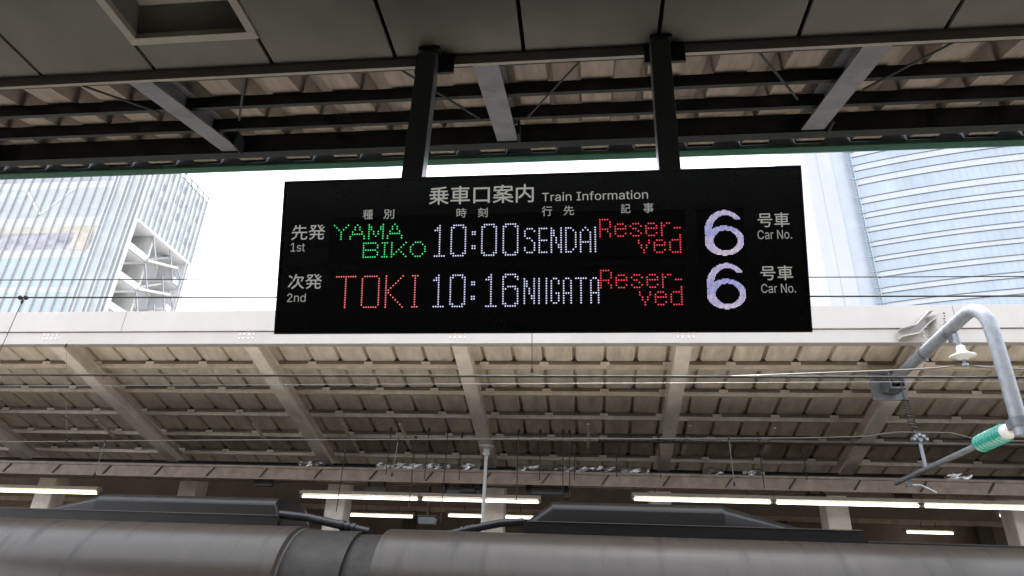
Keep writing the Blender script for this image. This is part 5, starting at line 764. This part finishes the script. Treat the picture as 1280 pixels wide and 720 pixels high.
ROWZ = atY(966,628,YL).z; row(790,966,628,'left tube lamp of the right row, above the sloped fairing end',None,.031); row(967,1150,628,'middle tube lamp of the right row, in front of a beige column',None,.031); row(1151,1335,628,'right tube lamp of the right row, cut by the picture edge',None,.031)
p = atY(478,645,19.5); lamp(p.x-1.0,p.x+.95,19.5,p.z,'distant tube lamp seen under the left of the middle row')
p = atY(615,646,19.5); lamp(p.x-1.3,p.x+1.3,19.5,p.z,'distant tube lamp behind the foot of the white pole')
p = atY(1162,666,22); lamp(p.x-.7,p.x+.7,22,p.z,'farthest small tube lamp low behind the right column')
p = atY(1263,645,17.5); lamp(p.x-.3,p.x+2.2,17.5,p.z,'tube lamp stepping down under the right row at the edge', M_lampg)
p = atY(0,641,16); lamp(p.x-2,p.x+.25,16,p.z,'low tube lamp just entering at the left above the train')

# ------------------------------------------------------------------ far background
sw = thing('station_wall', 'brown wall seen beyond the opposite platform under the lamps', 'wall', (0, 23, -1.6))  # brown backdrop, moved in and raised to shut out the sky behind
MB().box(-60,60,23,23.3,-1.6,7.6).build('cladding', M_brownwall, sw)
MB().box(-60,60,22.9,22.999,4.3,4.45).build('ledge', M_duct, sw)
for k in range(-9, 10): MB().box(k*6-.2,k*6+.2,22.75,22.999,-1.6,4.29).build('pilaster', M_rod, sw)
bw = thing('unseen_light_blocker', 'added unseen wall behind the viewer that darkens the near canopy', 'light-blocking wall', (0, -7.5, 0))  # added unseen wall, keeps daylight off the near ceiling
MB().box(-40,40,-8.0,-7.5,0,5.0).build('wall', M_brownwall, bw)

# ------------------------------------------------------------------ left glass tower
M_gl_hi = mat('tower_glass_pale', (.32,.35,.36), .2, vary=.12, scale=.12, stretch=(1,1,2))
M_gl_mid = mat('tower_glass_blue', (.29,.31,.345), .16, vary=.25, scale=.16, stretch=(1,1,1.5))
M_gl_green = mat('tower_glass_green', (.30,.36,.375), .2, vary=.08, scale=.15)
M_band = mat('tower_floor_band', (.40,.41,.43), .5, vary=.06)
M_lobby = mat('tower_lobby', (.40,.375,.32), .5, vary=.2, scale=.3)
M_lobbyd = mat('tower_dark_floor', (.30,.30,.335), .4, vary=.4, scale=.5)
M_mull = mat('tower_mullion', (.42,.43,.45), .4, vary=.05)
M_mulld = mat('tower_mullion_grey', (.33,.335,.35), .4, vary=.05)
M_slab = mat('tower_slab', (.42,.42,.405), .7, vary=.2, scale=.3)
M_slabw = mat('tower_slab_edge', (.38,.38,.38), .6, vary=.1)
M_recess = mat('stair_corner_paint', (.66,.67,.68), .6, vary=.08, scale=.3)
M_win = mat('tower_small_window', (.23,.24,.275), .25, vary=.3, scale=.4)
XT, YA_, YB_ = -85.7, 100., 119.2; ZT, ZS = 81.6, 66.05
lt = thing('glass_tower', 'pale glass tower at left with an open stair corner and white fins', 'building', (-110, 110, -1.6))
MB().box(-150,-93,100.6,118.5,-1.6,ZT-.6).build('core', M_gl_mid, lt)
def fz(y, x=60): return atY(x, y, 100).z
bands = [(ZT, fz(228), M_gl_mid), (fz(228), fz(236), M_band), (fz(236), fz(272), M_gl_hi), (fz(272), fz(283), M_band), (fz(283), fz(291), M_lobby), (fz(291), fz(312), M_lobbyd), (fz(312), fz(322), M_band)]
z = fz(322); i = 0
while z > 0:
    bands.append((z, max(z-6.2,-1.6), M_gl_green)); z -= 6.2
    bands.append((z, max(z-1.1,-1.6), M_band)); z -= 1.1
for zt_, zb_, m_ in bands:
    if zt_ <= zb_: continue
    nm = {M_band:'floor_band', M_lobby:'floor_band'}.get(m_, 'window_band')
    xr = -93 if zt_ < ZS+30 else -93
    o = MB().box(-150,-93.001,100.05,100.55,zb_,zt_).build(nm, m_, lt)
# the glazed corner strip
MB().box(-93,XT,100.05,100.5,-1.6,ZT).build('corner_glazing', M_gl_hi, lt)
MB().box(-97.5,-93.9,99.97,100.04,fz(312,110),fz(283,110)).build('lobby_end', M_lobby, lt)  # yellowish panel over the right end of the lobby floors
# mullions
b = MB(); x = -149.
while x < -86: b.box(x-.07,x+.07,99.7,100.04,-1.6,ZT+.6) if x < -94 else None; x += 2.1
b.build('mullion_row', M_mulld, lt)
b = MB()
for x in (-92.9,-92.1,-90.2,-89.3,-87.6,-86.6,-85.75): b.box(x-.09,x+.09,99.65,100.04,-1.6,ZT+.6)
b.build('fin_row', M_mull, lt)
for xa, xb in ((-133,-123),(-112,-101)):
    MB().bar((xa,99.93,fz(236)+.2),((xa+xb)/2,99.93,fz(268)), .5, .05, up=(0,1,0)).bar((xb,100.0,fz(236)+.2),((xa+xb)/2,100.0,fz(268)), .5, .05, up=(0,1,0)).build('cross_brace', M_mull, lt)
# right-hand face above the open corner
MB().box(XT-7,XT-.05,100.5,YB_,ZS,ZT).build('side_glazing', M_gl_hi, lt)
for r_, zc in enumerate((ZT-2.2, ZT-5.6, ZT-9.0, ZT-12.2)):
    for k in range(8):
        y = 101.6+k*2.15
        if (k*7+r_*5) % 4 == 3: continue
        MB().box(XT-.049,XT-.02,y,y+1.25,zc-.9,zc+.9).build('window', M_win, lt)
b = MB()
for k in range(13): 
    y = 100.6+k*1.53; b.box(XT-.018,XT+.28,y-.06,y+.06,ZS,ZT)
b.build('fin_row', M_mull, lt)
# parapet with open panels
b = MB(); b.box(XT-.3,XT+.1,100,YB_,ZT+1.3,ZT+1.6)
for k in range(9): y = 100+k*2.4; b.box(XT-.3,XT+.1,min(y,YB_-.2),min(y+.45,YB_),ZT,ZT+1.3)
b.box(XT-.3,XT+.1,100,YB_,ZT-.01,ZT+.18); b.build('parapet', M_gl_mid, lt)
# soffit and open stair corner
MB().box(-93,XT,100.5,YB_,ZS-.5,ZS-.01).build('soffit', M_recess, lt)
MB().box(-93,-92.8,100.55,118.69,-1.6,ZS-.51).build('inner_wall', M_recess, lt); MB().box(-92.79,XT-.2,118.7,118.9,-1.6,ZS-.51).build('rear_screen', M_recess, lt)
zc = ZS-6.0
for n_ in range(9):
    fo = MB().box(-92.79,XT-.4,100.55,106.2,zc-.45,zc).build('landing', M_recess, lt); MB().box(-92.79,XT-.4,115.2,118.6,zc-.45,zc).build('landing', M_recess, lt)
    MB().box(XT-.39,XT-.15,100.55,106.2,zc-.5,zc+.9).build('parapet_rail', M_gl_hi, fo)
    MB().box(XT-.39,XT-.15,115.2,118.6,zc-.5,zc+.9).build('parapet_rail', M_gl_hi, fo)
    st = MB()
    for xa in (-89.5,-87.2):
        zt2 = zc+6.0
        st.hexa([(xa,106.2,zc-.4),(xa+1.7,106.2,zc-.4),(xa+1.7,115.2,zc+(3.0 if xa > -88 else 5.6)-.4),(xa,115.2,zc+(3.0 if xa > -88 else 5.6)-.4),(xa,106.2,zc+.1),(xa+1.7,106.2,zc+.1),(xa+1.7,115.2,zc+(3.0 if xa > -88 else 5.6)+.1),(xa,115.2,zc+(3.0 if xa > -88 else 5.6)+.1)])
    st.build('stair_flight', M_slab, lt)
    MB().box(-92.7,XT-.5,106.5,107.0,zc+.0,zc+5.4).build('screen_panel', M_slab, lt)
    MB().bar((XT-.3,106.2,zc+5.4),(XT-.3,109.5,zc), .22).bar((XT-.3,112,zc+5.4),(XT-.3,115.2,zc), .22).bar((XT-.3,118.4,zc+.5),(XT-.3,115.4,zc+3.6), .2).build('brace', M_gl_mid, lt)
    zc -= 6.2
b = MB()
for y in (117.6,118.4,119.1): b.box(XT-.1,XT+.15,y-.05,y+.05,-1.6,ZS)
b.build('fin_row', M_mull, lt)

# ------------------------------------------------------------------ right curved tower
M_tw_glass = mat('curved_tower_glass', (.275,.325,.385), .18, vary=.12, scale=.14, stretch=(1,1,.3))
M_tw_span = mat('curved_tower_spandrel', (.335,.36,.395), .4, vary=.06, scale=.2)
M_tw_line = mat('curved_tower_ledge', (.07,.075,.09), .5, vary=.1)
M_tw_wall = mat('curved_tower_flat_wall', (.34,.35,.40), .5, vary=.05, scale=.2, stretch=(1,1,.2))
M_tw_blue = mat('curved_tower_pale_blue', (.32,.355,.41), .35, vary=.06, scale=.2)
M_tw_rail = mat('curved_tower_rail', (.20,.26,.31), .5, vary=.1)
rt = thing('curved_tower', 'pale blue office tower at right with curved bands of windows and thin ledges', 'building', (100, 165, -1.6))
Xl, Yl = 73.0, 157.5
def arcp(s, out=0.):            # s metres along the curved front
    Rr = 170.; a0_ = R_(-21); a = a0_+s/Rr
    cx, cy2 = Xl-Rr*math.sin(-a0_)*1 , Yl
    # centre so that the point at s = 0 is (Xl, Yl) and heading there is a0_
    nx, ny = math.sin(a0_), -math.cos(a0_); C0 = Vector((Xl-nx*Rr, Yl-ny*Rr, 0))
    return C0 + Vector((math.sin(a), -math.cos(a), 0))*(Rr+out)
NS = 30; SS = [62*k/NS for k in range(NS+1)]
def curved(z0, z1, o0, o1):
    b = MB(); vs = []
    for s in SS:
        for o, z in ((o0,z0),(o1,z0),(o1,z1),(o0,z1)):
            p = arcp(s, o); vs.append((p.x,p.y,z))
    fs = [(4*i+k, 4*i+(k+1) % 4, 4*i+4+(k+1) % 4, 4*i+4+k) for i in range(NS) for k in range(4)]
    b.add(vs, fs); b.add(vs, [(0,1,2,3),(4*NS+3,4*NS+2,4*NS+1,4*NS)]); return b
# floor levels read from the ledges beside the corner rail
lev = [160+ (y-0)/3 for y in (90,110,140,162,192,215,262,285,318,338,372,390,427,445,483,500,540,560,600,620,657,677)]
zs = [onp(1062+(1103-1062)*(y-190)/190+4, y, (Xl,Yl,0), Vector((math.sin(R_(-21)),-math.cos(R_(-21)),0))).z for y in lev]
ztop = zs[0]+14
curved(-1.6, ztop, -30, -.3).build('core', M_tw_span, rt)
pairs = [(zs[2*k], zs[2*k+1]) for k in range(11)]
z_hi = ztop
lo = pairs[-1][1]
while lo > 12: pairs.append((lo-2.9, lo-4.5)); lo -= 4.5
up_ = pairs[0][0]
pairs = [(up_+4.6+1.7+4.4*k-1.0, up_+4.6+4.4*k-1.0) for k in (1,0)] + pairs
prev = ztop
for a, b_ in pairs:
    if prev-a > .3: curved(a, prev, -.29, -.05).build('window_band', M_tw_glass, rt)
    curved(b_, a, -.29, -.02).build('spandrel', M_tw_span, rt)
    curved(a-.07, a+.07, -.019, .14).build('ledge', M_tw_line, rt); curved(b_-.07, b_+.07, -.019, .14).build('ledge', M_tw_line, rt)
    prev = b_
b = MB()
for k in range(1, 40):
    p = arcp(k*1.55, -.03); q2 = arcp(k*1.55+.07, .03); b.box(p.x,p.x+.06,p.y-.02,p.y+.03,8,ztop)
b.build('mullion_row', M_tw_glass, rt)
# corner rail
c0 = arcp(-.6, .6); b = MB(); b.box(c0.x-.35,c0.x-.2,c0.y-.1,c0.y+.1,-1.6,ztop); b.box(c0.x+.35,c0.x+.5,c0.y-.1,c0.y+.1,-1.6,ztop); b.box(c0.x-.2,c0.x+.35,c0.y+.12,c0.y+.16,-1.6,ztop)
z = 0
while z < ztop: b.box(c0.x-.2,c0.x+.35,c0.y-.05,c0.y+.05,z,z+.12); z += 1.1
for a, b2 in pairs: b.box(c0.x-1.0,c0.x+1.4,c0.y-.12,c0.y+.12,a-.15,a+.15)
b.build('corner_rail', M_tw_rail, rt)
# flat side walls left of the rail
def wx(r): return r*158.5
MB().box(wx(.428), c0.x+.3, 158.5, 185, -1.6, ztop).build('flat_wall', M_tw_blue, rt)
MB().box(wx(.4045), wx(.4275), 158.0, 185, -1.6, ztop).build('flat_wall', M_tw_wall, rt)
MB().box(wx(.4027), wx(.4043), 158.05, 185, -1.6, ztop).build('groove', M_tw_span, rt)
MB().box(wx(.3825), wx(.4025), 158.0, 185, -1.6, ztop).build('flat_wall', M_tw_wall, rt)
